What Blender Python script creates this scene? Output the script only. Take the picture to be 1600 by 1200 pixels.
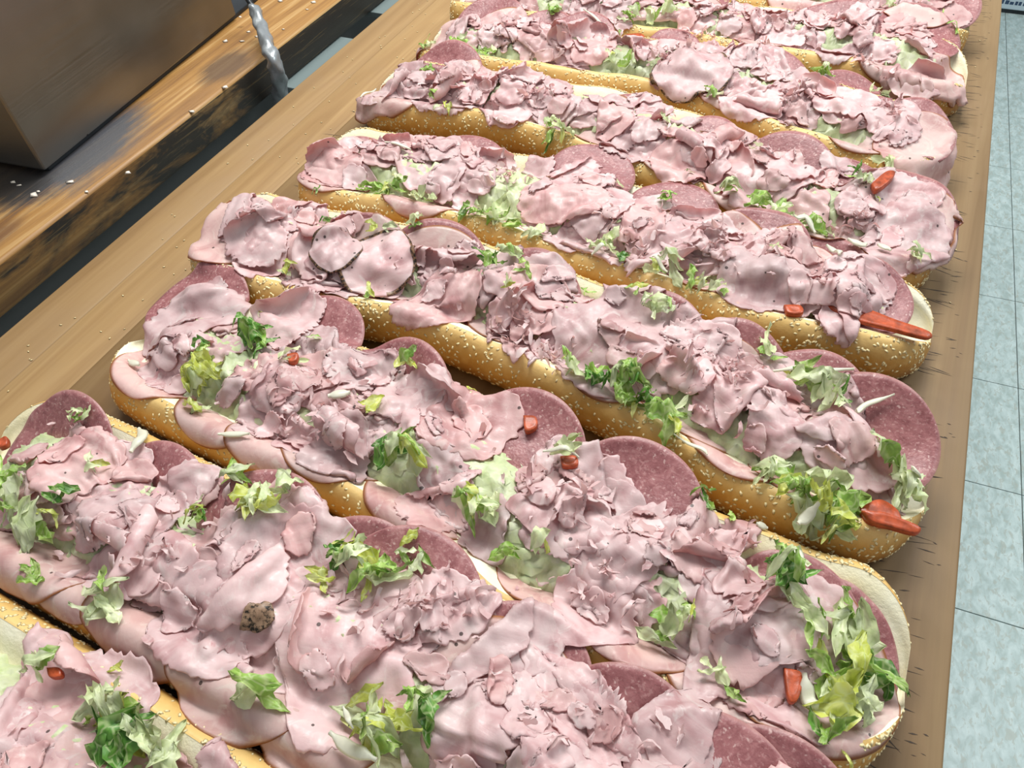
import bpy, math, random
import numpy as np
from mathutils import Matrix, Vector

for o in list(bpy.data.objects):
    bpy.data.objects.remove(o)
scene = bpy.context.scene
COL = scene.collection
rng = np.random.default_rng(7)
random.seed(7)

# ------------------------------------------------------------------ camera
ZB = 0.9385                     # height of the worktop above the floor
FPX = 1186.7                    # focal length in pixels of a 1600 x 1200 frame
YAW, PITCH, ROLL = -0.4785, 0.8614, -0.0799
CAM = np.array([0.6165, 0.0, ZB + 0.4514])
_cy, _sy = math.cos(YAW), math.sin(YAW)
FW = np.array([_sy * math.cos(PITCH), _cy * math.cos(PITCH), -math.sin(PITCH)])
_r0 = np.array([_cy, -_sy, 0.0])
_u0 = np.cross(_r0, FW)
RT = math.cos(ROLL) * _r0 + math.sin(ROLL) * _u0
UP = -math.sin(ROLL) * _r0 + math.cos(ROLL) * _u0
cam_data = bpy.data.cameras.new('camera')
cam_data.sensor_fit = 'HORIZONTAL'
cam_data.sensor_width = 36.0
cam_data.lens = FPX / 1600 * 36.0
cam_data.clip_start = 0.02
cam = bpy.data.objects.new('camera', cam_data)
COL.objects.link(cam)
cam.matrix_world = Matrix(((RT[0], UP[0], -FW[0], CAM[0]), (RT[1], UP[1], -FW[1], CAM[1]),
                           (RT[2], UP[2], -FW[2], CAM[2]), (0, 0, 0, 1)))
scene.camera = cam

# ------------------------------------------------------------------ world and lights
world = bpy.data.worlds.new('room_light')
scene.world = world
world.use_nodes = True
bg = world.node_tree.nodes['Background']
bg.inputs[0].default_value = (0.94, 0.97, 1.0, 1)
bg.inputs[1].default_value = 0.35


def area(name, loc, aim, sx, sy, power, color):
    l = bpy.data.lights.new(name, 'AREA')
    l.shape = 'RECTANGLE'
    l.size, l.size_y, l.energy, l.color = sx, sy, power, color
    o = bpy.data.objects.new(name, l)
    COL.objects.link(o)
    o.location = loc
    o.rotation_euler = (Vector(aim) - Vector(loc)).to_track_quat('-Z', 'Y').to_euler()
    return o


area('fluorescent_ceiling_panel', (0.15, 1.25, 2.55), (0.4, 0.75, ZB), 1.2, 0.6, 43, (1.0, 1.0, 0.97))
area('fluorescent_ceiling_panel', (1.9, 1.6, 2.6), (1.1, 1.2, 0.0), 1.2, 0.6, 26, (0.90, 1.0, 1.0))

vs = scene.view_settings
vs.view_transform = 'Standard'
vs.look = 'None'
vs.exposure = 0.18
vs.gamma = 1.0
vs.use_curve_mapping = False


# ------------------------------------------------------------------ helpers
def pix(x, y, z=0.0):
    """pixel of the photograph -> point at height z above the worktop"""
    d = (x - 800) / FPX * RT - (y - 600) / FPX * UP + FW
    t = (ZB + z - CAM[2]) / d[2]
    return CAM + d * t


def build(name, verts, faces, mat, parent=None, uv=None, uv2=None, smooth=True, origin=None):
    """one mesh object; faces is an (n,k) int array or a list of such arrays"""
    verts = np.asarray(verts, dtype=np.float64).reshape(-1, 3)
    if origin is None:
        origin = np.array(parent['_o']) if parent is not None and '_o' in parent else np.zeros(3)
    fl = faces if isinstance(faces, list) else [faces]
    fl = [np.asarray(f, dtype=np.int32) for f in fl if len(f)]
    loops = np.concatenate([f.ravel() for f in fl])
    sizes = np.concatenate([np.full(len(f), f.shape[1], dtype=np.int32) for f in fl])
    starts = np.concatenate([[0], np.cumsum(sizes)[:-1]]).astype(np.int32)
    me = bpy.data.meshes.new(name)
    me.vertices.add(len(verts))
    me.vertices.foreach_set('co', (verts - origin).astype(np.float32).ravel())
    me.loops.add(len(loops))
    me.loops.foreach_set('vertex_index', loops)
    me.polygons.add(len(sizes))
    me.polygons.foreach_set('loop_start', starts)
    me.polygons.foreach_set('loop_total', sizes)
    me.update(calc_edges=True)
    me.polygons.foreach_set('use_smooth', np.full(len(sizes), smooth))
    for nm, u in (('UVMap', uv), ('edge', uv2)):
        if u is not None:
            l = me.uv_layers.new(name=nm)
            l.data.foreach_set('uv', np.asarray(u, dtype=np.float32)[loops].ravel())
    me.materials.append(mat)
    o = bpy.data.objects.new(name, me)
    COL.objects.link(o)
    if parent is not None:
        o.parent = parent
    else:
        o.location = origin
    return o


def sub(parent, o):
    """make o a sub-part of the part `parent` (both share the origin of the thing)"""
    o.parent = parent
    return o


def tag(o, label=None, cat=None, group=None, kind=None):
    if label: o['label'] = label
    if cat: o['category'] = cat
    if group: o['group'] = group
    if kind: o['kind'] = kind
    return o


def thing(name, loc, label, cat, group=None):
    o = bpy.data.objects.new(name, None)
    o.empty_display_size = 0.05
    COL.objects.link(o)
    o.location = loc
    o['_o'] = [float(c) for c in loc]
    return tag(o, label, cat, group)


def grid_faces(n, m, wrap_m=False, off=0):
    i, j = np.meshgrid(np.arange(n - 1), np.arange(m if wrap_m else m - 1), indexing='ij')
    j2 = (j + 1) % m
    return np.stack([i * m + j, (i + 1) * m + j, (i + 1) * m + j2, i * m + j2], -1).reshape(-1, 4) + off


def box(x0, x1, y0, y1, z0, z1, bev=0.002):
    """bevelled box: verts, faces"""
    import bmesh
    bm = bmesh.new()
    bmesh.ops.create_cube(bm, size=1)
    for v in bm.verts:
        v.co = Vector(((x0 + x1) / 2 + v.co.x * (x1 - x0), (y0 + y1) / 2 + v.co.y * (y1 - y0), (z0 + z1) / 2 + v.co.z * (z1 - z0)))
    if bev:
        bmesh.ops.bevel(bm, geom=bm.edges[:], offset=bev, segments=2, affect='EDGES', profile=0.5)
    bm.verts.index_update()
    V = np.array([v.co[:] for v in bm.verts])
    F3 = [[v.index for v in f.verts] for f in bm.faces]
    out = []
    for k in set(len(f) for f in F3):
        out.append(np.array([f for f in F3 if len(f) == k]))
    bm.free()
    return V, out


def tube(path, rad, k=10):
    path = np.asarray(path, float)
    rad = np.broadcast_to(np.asarray(rad, float), (len(path),))
    t = np.gradient(path, axis=0)
    t /= np.linalg.norm(t, axis=1)[:, None]
    ref = np.array([0.31, 0.95, 0.05])
    a = np.cross(t, ref); a /= np.linalg.norm(a, axis=1)[:, None]
    b = np.cross(t, a)
    th = np.arange(k) / k * 2 * np.pi
    V = path[:, None] + rad[:, None, None] * (np.cos(th)[None, :, None] * a[:, None] + np.sin(th)[None, :, None] * b[:, None])
    return V, grid_faces(len(path), k, True)


# ------------------------------------------------------------------ materials
class MT:
    """small node-tree writer"""
    def __init__(self, name):
        self.m = bpy.data.materials.new(name)
        self.m.use_nodes = True
        self.t = self.m.node_tree
        self.b = self.t.nodes['Principled BSDF']
        self.out = self.t.nodes['Material Output']

    def n(self, kind, **kw):
        nd = self.t.nodes.new(kind)
        for k, v in kw.items():
            if k.startswith('i_'):
                key = k[2:]
                key = int(key) if key.isdigit() else key
                self.put(nd.inputs[key], v)
            else:
                setattr(nd, k, v)
        return nd

    def put(self, sock, v):
        if isinstance(v, bpy.types.NodeSocket):
            self.t.links.new(v, sock)
        elif isinstance(v, (tuple, list)) and sock.type == 'RGBA' and len(v) == 3:
            sock.default_value = (*v, 1)
        else:
            sock.default_value = v

    def set(self, **kw):
        for k, v in kw.items():
            self.put(self.b.inputs[k.replace('_', ' ')], v)

    def noise(self, vec, scale, detail=3, rough=0.5, dist=0.0):
        nd = self.n('ShaderNodeTexNoise')
        self.put(nd.inputs['Vector'], vec)
        nd.inputs['Scale'].default_value = scale
        nd.inputs['Detail'].default_value = detail
        nd.inputs['Roughness'].default_value = rough
        nd.inputs['Distortion'].default_value = dist
        return nd.outputs[0]

    def vor(self, vec, scale, feature='F1', rnd=1.0):
        nd = self.n('ShaderNodeTexVoronoi', feature=feature)
        self.put(nd.inputs['Vector'], vec)
        nd.inputs['Scale'].default_value = scale
        nd.inputs['Randomness'].default_value = rnd
        return nd

    def ramp(self, fac, *stops):
        nd = self.n('ShaderNodeValToRGB')
        self.put(nd.inputs[0], fac)
        el = nd.color_ramp.elements
        while len(el) < len(stops):
            el.new(0.5)
        for e, (p, c) in zip(el, stops):
            e.position = p
            c = (c, c, c) if not isinstance(c, tuple) else c
            e.color = (*c, 1)
        return nd.outputs[0]

    def mix(self, fac, a, b, mode='MIX'):
        nd = self.n('ShaderNodeMixRGB', blend_type=mode)
        for s, v in zip(nd.inputs, (fac, a, b)):
            self.put(s, v)
        return nd.outputs[0]

    def math(self, op, a, b=0.0, clamp=False):
        nd = self.n('ShaderNodeMath', operation=op, use_clamp=clamp)
        self.put(nd.inputs[0], a); self.put(nd.inputs[1], b)
        return nd.outputs[0]

    def mapping(self, vec, scale=(1, 1, 1), loc=(0, 0, 0), rot=(0, 0, 0)):
        nd = self.n('ShaderNodeMapping')
        self.put(nd.inputs[0], vec)
        nd.inputs['Scale'].default_value = scale
        nd.inputs['Rotation'].default_value = rot
        self.put(nd.inputs['Location'], loc)
        return nd.outputs[0]

    def coord(self, which='Object'):
        return self.n('ShaderNodeTexCoord').outputs[which]

    def uvr(self, layer='UVMap'):
        """uv in metres plus a random offset for every object"""
        u = self.n('ShaderNodeUVMap', uv_map=layer).outputs[0]
        r = self.n('ShaderNodeObjectInfo').outputs['Random']
        c = self.n('ShaderNodeCombineXYZ')
        self.put(c.inputs[2], self.math('MULTIPLY', r, 7.0))
        self.put(c.inputs[0], self.math('MULTIPLY', r, 3.7))
        a = self.n('ShaderNodeVectorMath', operation='ADD')
        self.put(a.inputs[0], u); self.put(a.inputs[1], c.outputs[0])
        return a.outputs[0], r

    def bump(self, h, strength=0.3, dist=0.001):
        nd = self.n('ShaderNodeBump')
        nd.inputs['Strength'].default_value = strength
        nd.inputs['Distance'].default_value = dist
        self.put(nd.inputs['Height'], h)
        self.put(self.b.inputs['Normal'], nd.outputs[0])
        return nd.outputs[0]

    def translucent(self, color, fac):
        """thin sheet: some of the light passes through"""
        tr = self.n('ShaderNodeBsdfTranslucent')
        self.put(tr.inputs[0], color)
        mx = self.n('ShaderNodeMixShader')
        mx.inputs[0].default_value = fac
        self.t.links.new(self.b.outputs[0], mx.inputs[1])
        self.t.links.new(tr.outputs[0], mx.inputs[2])
        self.t.links.new(mx.outputs[0], self.out.inputs[0])


def ham_material(name, rind=None, tint=(1, 1, 1), pepper=0.02):
    m = MT(name)
    v, r = m.uvr()
    big = m.noise(v, 34, 3, 0.55, 0.9)
    col = m.ramp(big, (0.32, (0.85, 0.690, 0.685)), (0.50, (0.80, 0.595, 0.595)), (0.68, (0.645, 0.385, 0.392)))
    fib = m.noise(m.mapping(v, (1, 0.25, 1), rot=(0, 0, 0.6)), 170, 3, 0.6, 1.2)
    col = m.mix(m.ramp(fib, (0.50, 0.0), (0.72, 0.55)), col, (0.84, 0.68, 0.66))
    fat = m.noise(v, 55, 4, 0.65, 1.5)
    col = m.mix(m.ramp(fat, (0.56, 0.0), (0.66, 0.85)), col, (0.86, 0.75, 0.73))
    # pepper flecks
    sp = m.vor(v, 170)
    cell = m.n('ShaderNodeSeparateColor')
    m.put(cell.inputs[0], sp.outputs['Color'])
    pick = m.math('GREATER_THAN', cell.outputs[0], 1 - pepper * 2.2)
    dot = m.math('MULTIPLY', m.math('LESS_THAN', sp.outputs['Distance'], 0.20), pick)
    col = m.mix(m.math('MULTIPLY', dot, 0.85), col, (0.05, 0.03, 0.025))
    e = m.n('ShaderNodeUVMap', uv_map='edge').outputs[0]
    s = m.n('ShaderNodeSeparateXYZ'); m.put(s.inputs[0], e)
    if rind == 'brown':
        k = m.ramp(s.outputs[0], (0.945, 0.0), (0.985, 1.0))
        col = m.mix(k, col, (0.42, 0.17, 0.07))
    elif rind == 'pepper':
        nn = m.noise(v, 500, 2, 0.7)
        k = m.math('MULTIPLY', m.ramp(s.outputs[0], (0.875, 0.0), (0.905, 1.0)), m.ramp(s.outputs[1], (0.86, 1.0), (0.90, 0.0)))
        col = m.mix(k, col, m.ramp(nn, (0.42, (0.03, 0.02, 0.015)), (0.60, (0.35, 0.20, 0.11))))
    elif rind == 'scrap':
        nn = m.noise(v, 330, 3, 0.7)
        col = m.ramp(nn, (0.38, (0.02, 0.015, 0.01)), (0.52, (0.38, 0.24, 0.15)), (0.75, (0.50, 0.33, 0.22)))
    # each slice a little different
    g = m.math('ADD', m.math('MULTIPLY', r, 0.22), 0.87)
    c3 = m.n('ShaderNodeCombineXYZ')
    for i in range(3):
        m.put(c3.inputs[i], m.math('MULTIPLY', g, tint[i]))
    col = m.mix(1.0, col, c3.outputs[0], 'MULTIPLY')
    m.set(Base_Color=col, Roughness=m.ramp(m.noise(v, 300, 3, 0.6), (0.35, 0.30), (0.65, 0.55)))
    m.b.inputs['Specular IOR Level'].default_value = 0.5
    m.bump(m.mix(0.5, fib, m.noise(v, 420, 3, 0.6)), 0.3, 0.001)
    m.translucent(m.mix(1.0, col, (1.0, 0.72, 0.67), 'MULTIPLY'), 0.36)
    return m.m


def salami_material():
    m = MT('salami')
    v, r = m.uvr()
    n1 = m.noise(v, 120, 4, 0.7, 0.5)
    col = m.ramp(n1, (0.32, (0.20, 0.062, 0.066)), (0.55, (0.30, 0.115, 0.118)), (0.75, (0.42, 0.20, 0.195)))
    wv = m.n('ShaderNodeVectorMath', operation='ADD')
    wn = m.n('ShaderNodeTexNoise'); m.put(wn.inputs['Vector'], v); wn.inputs['Scale'].default_value = 260
    wsc = m.n('ShaderNodeVectorMath', operation='SCALE'); m.put(wsc.inputs[0], wn.outputs['Color']); wsc.inputs['Scale'].default_value = 0.006
    m.put(wv.inputs[0], v); m.put(wv.inputs[1], wsc.outputs[0])
    vo = m.vor(wv.outputs[0], 330)
    cc = m.n('ShaderNodeSeparateColor'); m.put(cc.inputs[0], vo.outputs['Color'])
    big = m.math('MULTIPLY', m.ramp(vo.outputs['Distance'], (0.18, 1.0), (0.36, 0.0)), m.math('GREATER_THAN', cc.outputs[0], 0.74))
    fine = m.ramp(m.noise(v, 420, 2, 0.6), (0.56, 0.0), (0.64, 0.5))
    col = m.mix(fine, col, (0.46, 0.25, 0.24))
    col = m.mix(m.math('MULTIPLY', big, 0.62), col, (0.62, 0.43, 0.40))
    e = m.n('ShaderNodeUVMap', uv_map='edge').outputs[0]
    s = m.n('ShaderNodeSeparateXYZ'); m.put(s.inputs[0], e)
    col = m.mix(m.ramp(s.outputs[0], (0.955, 0.0), (0.99, 0.6)), col, (0.42, 0.22, 0.20))
    m.set(Base_Color=col, Roughness=0.42)
    m.b.inputs['Specular IOR Level'].default_value = 0.4
    m.bump(m.mix(0.5, n1, vo.outputs['Distance']), 0.35, 0.001)
    return m.m


def lettuce_material(name, c0, c1, c2):
    m = MT(name)
    v, r = m.uvr()
    n1 = m.noise(v, 90, 3, 0.6, 0.8)
    col = m.ramp(n1, (0.30, c0), (0.52, c1), (0.72, c2))
    vein = m.vor(v, 140, 'DISTANCE_TO_EDGE').outputs['Distance']
    col = m.mix(m.ramp(vein, (0.02, 0.45), (0.10, 0.0)), col, (0.70, 0.76, 0.42))
    hs = m.n('ShaderNodeHueSaturation')
    m.put(hs.inputs['Color'], col)
    m.put(hs.inputs['Value'], m.math('ADD', m.math('MULTIPLY', r, 0.4), 0.8))
    col = hs.outputs[0]
    m.set(Base_Color=col, Roughness=0.38)
    m.b.inputs['Specular IOR Level'].default_value = 0.45
    m.bump(m.mix(0.5, vein, n1), 0.5, 0.002)
    m.translucent(col, 0.30)
    return m.m


def crust_material():
    m = MT('bread_crust')
    v = m.coord('Object')
    uv = m.n('ShaderNodeUVMap', uv_map='UVMap').outputs[0]
    s = m.n('ShaderNodeSeparateXYZ'); m.put(s.inputs[0], uv)
    n1 = m.noise(v, 22, 4, 0.6, 0.4)
    n2 = m.noise(v, 160, 4, 0.6)
    k = m.math('ADD', s.outputs[1], m.math('MULTIPLY', m.math('SUBTRACT', n1, 0.5), 0.55))
    # crust colour by height: dark golden brown low down, paler towards the rim
    col = m.ramp(k, (0.00, (0.27, 0.105, 0.018)), (0.35, (0.41, 0.19, 0.035)), (0.68, (0.56, 0.31, 0.075)), (0.95, (0.72, 0.49, 0.19)))
    col = m.mix(m.ramp(n2, (0.45, 0.0), (0.75, 0.4)), col, (0.72, 0.50, 0.20))
    m.set(Base_Color=col, Roughness=0.42)
    m.b.inputs['Specular IOR Level'].default_value = 0.35
    m.bump(m.mix(0.4, n2, n1), 0.25, 0.003)
    return m.m


def crumb_material():
    m = MT('bread_crumb')
    v = m.coord('Object')
    n1 = m.noise(v, 260, 4, 0.7)
    n2 = m.noise(v, 30, 3, 0.5)
    col = m.ramp(n2, (0.3, (0.88, 0.78, 0.50)), (0.7, (0.90, 0.86, 0.68)))
    m.set(Base_Color=col, Roughness=0.85)
    m.bump(n1, 0.35, 0.0015)
    return m.m


def simple(name, col, rough=0.5, var=0.0, scale=40, spec=0.4, trans=0.0, metal=0.0):
    m = MT(name)
    if var:
        v = m.coord('Object')
        n = m.noise(v, scale, 4, 0.6)
        c = m.ramp(n, (0.3, tuple(x * (1 - var) for x in col)), (0.7, tuple(min(1, x * (1 + var)) for x in col)))
        m.bump(n, 0.3, 0.001)
    else:
        c = col
    m.set(Base_Color=c, Roughness=rough, Metallic=metal)
    m.b.inputs['Specular IOR Level'].default_value = spec
    if trans:
        m.translucent(c if not isinstance(c, tuple) else (*c, 1), trans)
    return m.m


def plank_material():
    m = MT('maple_plank')
    v = m.coord('Object')
    r = m.n('ShaderNodeObjectInfo').outputs['Random']
    c = m.n('ShaderNodeCombineXYZ'); m.put(c.inputs[2], m.math('MULTIPLY', r, 5.0)); m.put(c.inputs[1], m.math('MULTIPLY', r, 9.0))
    a = m.n('ShaderNodeVectorMath', operation='ADD'); m.put(a.inputs[0], v); m.put(a.inputs[1], c.outputs[0])
    v = a.outputs[0]
    g1 = m.noise(m.mapping(v, (38, 1.6, 8)), 1.0, 4, 0.6, 0.8)
    g2 = m.noise(m.mapping(v, (260, 6, 30)), 1.0, 3, 0.7)
    col = m.ramp(g1, (0.25, (0.195, 0.108, 0.043)), (0.5, (0.275, 0.168, 0.074)), (0.75, (0.355, 0.232, 0.110)))
    col = m.mix(m.ramp(g2, (0.45, 0.0), (0.75, 0.45)), col, (0.27, 0.155, 0.07))
    tone = m.n('ShaderNodeObjectInfo').outputs['Color']
    col = m.mix(1.0, col, tone, 'MULTIPLY')
    blot = m.noise(v, 9, 4, 0.6)
    col = m.mix(m.ramp(blot, (0.5, 0.0), (0.75, 0.35)), col, (0.27, 0.18, 0.11))
    m.set(Base_Color=col, Roughness=m.ramp(g1, (0.3, 0.45), (0.7, 0.6)))
    m.b.inputs['Specular IOR Level'].default_value = 0.3
    m.bump(g2, 0.12, 0.0006)
    return m.m


def old_wood_material():
    m = MT('old_stained_wood')
    v = m.n('ShaderNodeNewGeometry').outputs['Position']
    g1 = m.noise(m.mapping(v, (60, 2.2, 60)), 1.0, 4, 0.65, 0.6)
    g2 = m.noise(m.mapping(v, (320, 9, 320)), 1.0, 3, 0.7)
    col = m.ramp(g1, (0.28, (0.16, 0.066, 0.014)), (0.5, (0.33, 0.165, 0.040)), (0.70, (0.54, 0.36, 0.16)))
    col = m.mix(m.ramp(g2, (0.5, 0.0), (0.72, 0.5)), col, (0.24, 0.11, 0.03))
    sp = m.n('ShaderNodeSeparateXYZ'); m.put(sp.inputs[0], v)
    edge = m.noise(m.mapping(v, (14, 5, 14)), 1.0, 5, 0.7, 0.3)

    # soaked-in stains: one around the steel box corner, one by the taped cable, grime on the front face
    def patch(cx, cy, rx, ry, c, amt):
        nonlocal col
        dx = m.math('DIVIDE', m.math('SUBTRACT', sp.outputs[0], cx), rx)
        dy = m.math('DIVIDE', m.math('SUBTRACT', sp.outputs[1], cy), ry)
        d = m.math('SQRT', m.math('ADD', m.math('MULTIPLY', dx, dx), m.math('MULTIPLY', dy, dy)))
        d = m.math('ADD', d, m.math('MULTIPLY', m.math('SUBTRACT', edge, 0.5), 1.5))
        d = m.math('ADD', d, m.math('MULTIPLY', m.math('SUBTRACT', g2, 0.5), 0.7))
        col = m.mix(m.ramp(d, (0.55, amt), (1.05, 0.0)), col, c)
    patch(-0.145, 0.47, 0.055, 0.12, (0.035, 0.045, 0.06), 0.92)
    patch(-0.200, 0.405, 0.085, 0.055, (0.02, 0.017, 0.015), 0.95)
    patch(-0.115, 0.700, 0.035, 0.06, (0.08, 0.042, 0.02), 0.85)
    patch(-0.12, 0.33, 0.02, 0.05, (0.12, 0.05, 0.02), 0.7)
    # grime on the vertical face
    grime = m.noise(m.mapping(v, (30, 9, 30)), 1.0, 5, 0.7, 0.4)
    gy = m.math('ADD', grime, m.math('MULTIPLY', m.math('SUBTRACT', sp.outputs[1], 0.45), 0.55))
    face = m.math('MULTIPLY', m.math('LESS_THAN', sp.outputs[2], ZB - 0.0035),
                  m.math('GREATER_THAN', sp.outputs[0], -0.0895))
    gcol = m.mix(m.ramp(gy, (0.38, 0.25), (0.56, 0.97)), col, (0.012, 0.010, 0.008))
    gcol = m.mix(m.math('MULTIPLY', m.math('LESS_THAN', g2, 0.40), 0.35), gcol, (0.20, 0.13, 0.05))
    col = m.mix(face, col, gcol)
    m.set(Base_Color=col, Roughness=0.5)
    m.bump(m.mix(0.5, g2, edge), 0.4, 0.0015)
    return m.m


def tile_material():
    m = MT('vinyl_tile')
    v = m.coord('Object')
    r = m.n('ShaderNodeObjectInfo').outputs['Random']
    c = m.n('ShaderNodeCombineXYZ'); m.put(c.inputs[2], m.math('MULTIPLY', r, 9.0))
    a = m.n('ShaderNodeVectorMath', operation='ADD'); m.put(a.inputs[0], v); m.put(a.inputs[1], c.outputs[0])
    rot = m.n('ShaderNodeCombineXYZ'); m.put(rot.inputs[2], m.math('MULTIPLY', m.math('ROUND', m.math('MULTIPLY', r, 3.0)), 1.5708))
    mp = m.n('ShaderNodeMapping'); m.put(mp.inputs[0], a.outputs[0]); m.put(mp.inputs['Rotation'], rot.outputs[0])
    mp.inputs['Scale'].default_value = (1.0, 0.55, 1.0)
    n1 = m.noise(mp.outputs[0], 60, 3, 0.6, 0.6)
    n2 = m.noise(mp.outputs[0], 110, 3, 0.6, 0.8)
    col = m.ramp(n1, (0.35, (0.385, 0.48, 0.46)), (0.52, (0.49, 0.60, 0.59)), (0.66, (0.57, 0.68, 0.67)))
    col = m.mix(m.ramp(n2, (0.54, 0.0), (0.62, 0.75)), col, (0.40, 0.44, 0.39))
    col = m.mix(m.ramp(m.noise(v, 35, 2), (0.70, 0.0), (0.74, 0.4)), col, (0.30, 0.28, 0.24))
    m.set(Base_Color=col, Roughness=0.4)
    return m.m


def steel_material():
    m = MT('stainless_steel')
    v = m.coord('Object')
    n1 = m.noise(m.mapping(v, (6, 6, 700)), 1.0, 2, 0.5)
    n2 = m.noise(v, 7, 3, 0.5)
    col = m.ramp(n2, (0.3, (0.18, 0.175, 0.16)), (0.7, (0.29, 0.28, 0.26)))
    sp = m.vor(v, 60)
    cc = m.n('ShaderNodeSeparateColor'); m.put(cc.inputs[0], sp.outputs['Color'])
    dirt = m.math('MULTIPLY', m.math('LESS_THAN', sp.outputs['Distance'], 0.13), m.math('GREATER_THAN', cc.outputs[1], 0.90))
    col = m.mix(m.math('MULTIPLY', dirt, 0.9), col, (0.02, 0.015, 0.01))
    m.set(Base_Color=col, Metallic=1.0, Roughness=m.ramp(n1, (0.3, 0.30), (0.7, 0.42)))
    return m.m


M_HAM = ham_material('shaved_ham')
M_HAM2 = ham_material('shaved_ham_rosy', tint=(0.97, 0.88, 0.86))
M_HAMP = ham_material('pepper_rind_ham', rind='pepper', pepper=0.03)
M_SCRAP = ham_material('peppered_scrap', rind='scrap')
M_DELI = ham_material('round_ham', rind='brown', tint=(0.97, 0.94, 0.88), pepper=0.02)
M_SAL = salami_material()
M_LG = lettuce_material('green_lettuce', (0.17, 0.34, 0.04), (0.34, 0.53, 0.11), (0.56, 0.68, 0.26))
M_LD = lettuce_material('dark_lettuce', (0.05, 0.16, 0.02), (0.12, 0.30, 0.045), (0.27, 0.46, 0.11))
M_LP = lettuce_material('pale_lettuce', (0.52, 0.62, 0.30), (0.68, 0.74, 0.46), (0.80, 0.82, 0.62))
M_LY = lettuce_material('yellow_lettuce', (0.45, 0.52, 0.06), (0.60, 0.64, 0.14), (0.72, 0.73, 0.30))
M_ONION = simple('onion', (0.84, 0.83, 0.70), 0.3, 0.08, 60, 0.4, trans=0.35)
M_TOM = simple('tomato', (0.46, 0.085, 0.03), 0.34, 0.5, 160, 0.45, trans=0.2)
M_CRUST = crust_material()
M_CRUMB = crumb_material()
M_SEED = simple('sesame_seed', (0.80, 0.66, 0.38), 0.4, 0.3, 400)
M_PLANK = plank_material()
M_OLD = old_wood_material()
M_TILE = tile_material()
M_GROUT = simple('tile_joint', (0.16, 0.17, 0.16), 0.8)
M_STEEL = steel_material()
M_BLACK = simple('black_rubber', (0.012, 0.016, 0.02), 0.35, 0.4, 30)
M_DARKMETAL = simple('dark_metal', (0.05, 0.05, 0.05), 0.5)
M_GREY = simple('plain_grey', (0.16, 0.20, 0.20), 0.45)
M_TAPE = simple('duct_tape', (0.27, 0.29, 0.305), 0.30, 0.15, 80, 0.6, metal=0.35)
M_MARK = simple('knife_mark', (0.05, 0.035, 0.025), 0.8)
M_BITS = simple('food_bits', (0.80, 0.72, 0.62), 0.6, 0.2, 200)
M_PANEL = simple('enamel_panel', (0.50, 0.60, 0.66), 0.4)
M_PRINT = simple('navy_print', (0.03, 0.06, 0.12), 0.5)

# ------------------------------------------------------------------ floor of vinyl tiles
TH = 0.0402
TS = 0.3048
ca, sa = math.cos(TH), math.sin(TH)
# seam lines from the photograph: one seam through A0 across, rows counted from B0
fl = thing('floor', (0, 0, 0), None, None)
fl['kind'] = 'structure'
V, F = box(-2.6, 3.2, -0.8, 5.2, -0.03, -0.004, 0)
tag(build('tile_joint_bed', V, F, M_GROUT, fl, smooth=False))
# floor frame (g) is measured from the camera's foot at world (CAM.x, 0)
OA, OB = 0.5994, 2.974


def tile_pt(a, b):
    return np.array([CAM[0] + a * ca - b * sa, a * sa + b * ca])


tile_mesh = None
ntile = 0
for i in range(-10, 8):
    for j in range(-9, 12):
        c = tile_pt(OA + (i + 0.5) * TS, OB - (j + 0.5) * TS)
        if not (-2.4 < c[0] < 2.9 and -0.5 < c[1] < 4.9):
            continue
        if tile_mesh is None:
            V, F = box(-TS / 2 + 0.0009, TS / 2 - 0.0009, -TS / 2 + 0.0009, TS / 2 - 0.0009, -0.004, 0.0, 0.0006)
            o = build('floor_tile', V, F, M_TILE, fl, smooth=False)
            tile_mesh = o.data
        else:
            o = bpy.data.objects.new('floor_tile', tile_mesh)
            COL.objects.link(o)
            o.parent = fl
        o.location = (c[0], c[1], 0)
        o.rotation_euler = (0, 0, TH)
        ntile += 1

# ------------------------------------------------------------------ maple worktop
W = 0.762
wt = thing('maple_worktop', (W / 2, 0.5, 0), 'long maple butcher-block worktop scored with knife marks, carrying the subs', 'worktop')
xs = [0.0, 0.052, 0.105, 0.19, 0.285, 0.38, 0.475, 0.57, 0.655, 0.705, W]
tones = [(1.06, 1.06, 1.02), (1.18, 1.18, 1.12), (0.72, 0.70, 0.65), (0.9, 0.9, 0.9), (1, 1, 1), (0.85, 0.85, 0.85), (0.95, 0.95, 0.95), (0.75, 0.75, 0.77), (0.66, 0.69, 0.75), (0.72, 0.74, 0.78)]
for a, b, tn in zip(xs[:-1], xs[1:], tones):
    V, F = box(a + 0.00015, b - 0.00015, -0.55, 1.75, ZB - 0.045, ZB, 0.0006 if 0.01 < a and b < W - 0.001 else 0.002)
    build('plank', V, F, M_PLANK, wt, smooth=True).color = (*tn, 1)
for (lx, ly) in ((0.10, -0.4), (W - 0.10, -0.4), (0.10, 1.6), (W - 0.10, 1.6)):
    V, F = box(lx - 0.03, lx + 0.03, ly - 0.03, ly + 0.03, 0.0, ZB - 0.045, 0.003)
    build('leg', V, F, M_DARKMETAL, wt, smooth=False)
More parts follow.
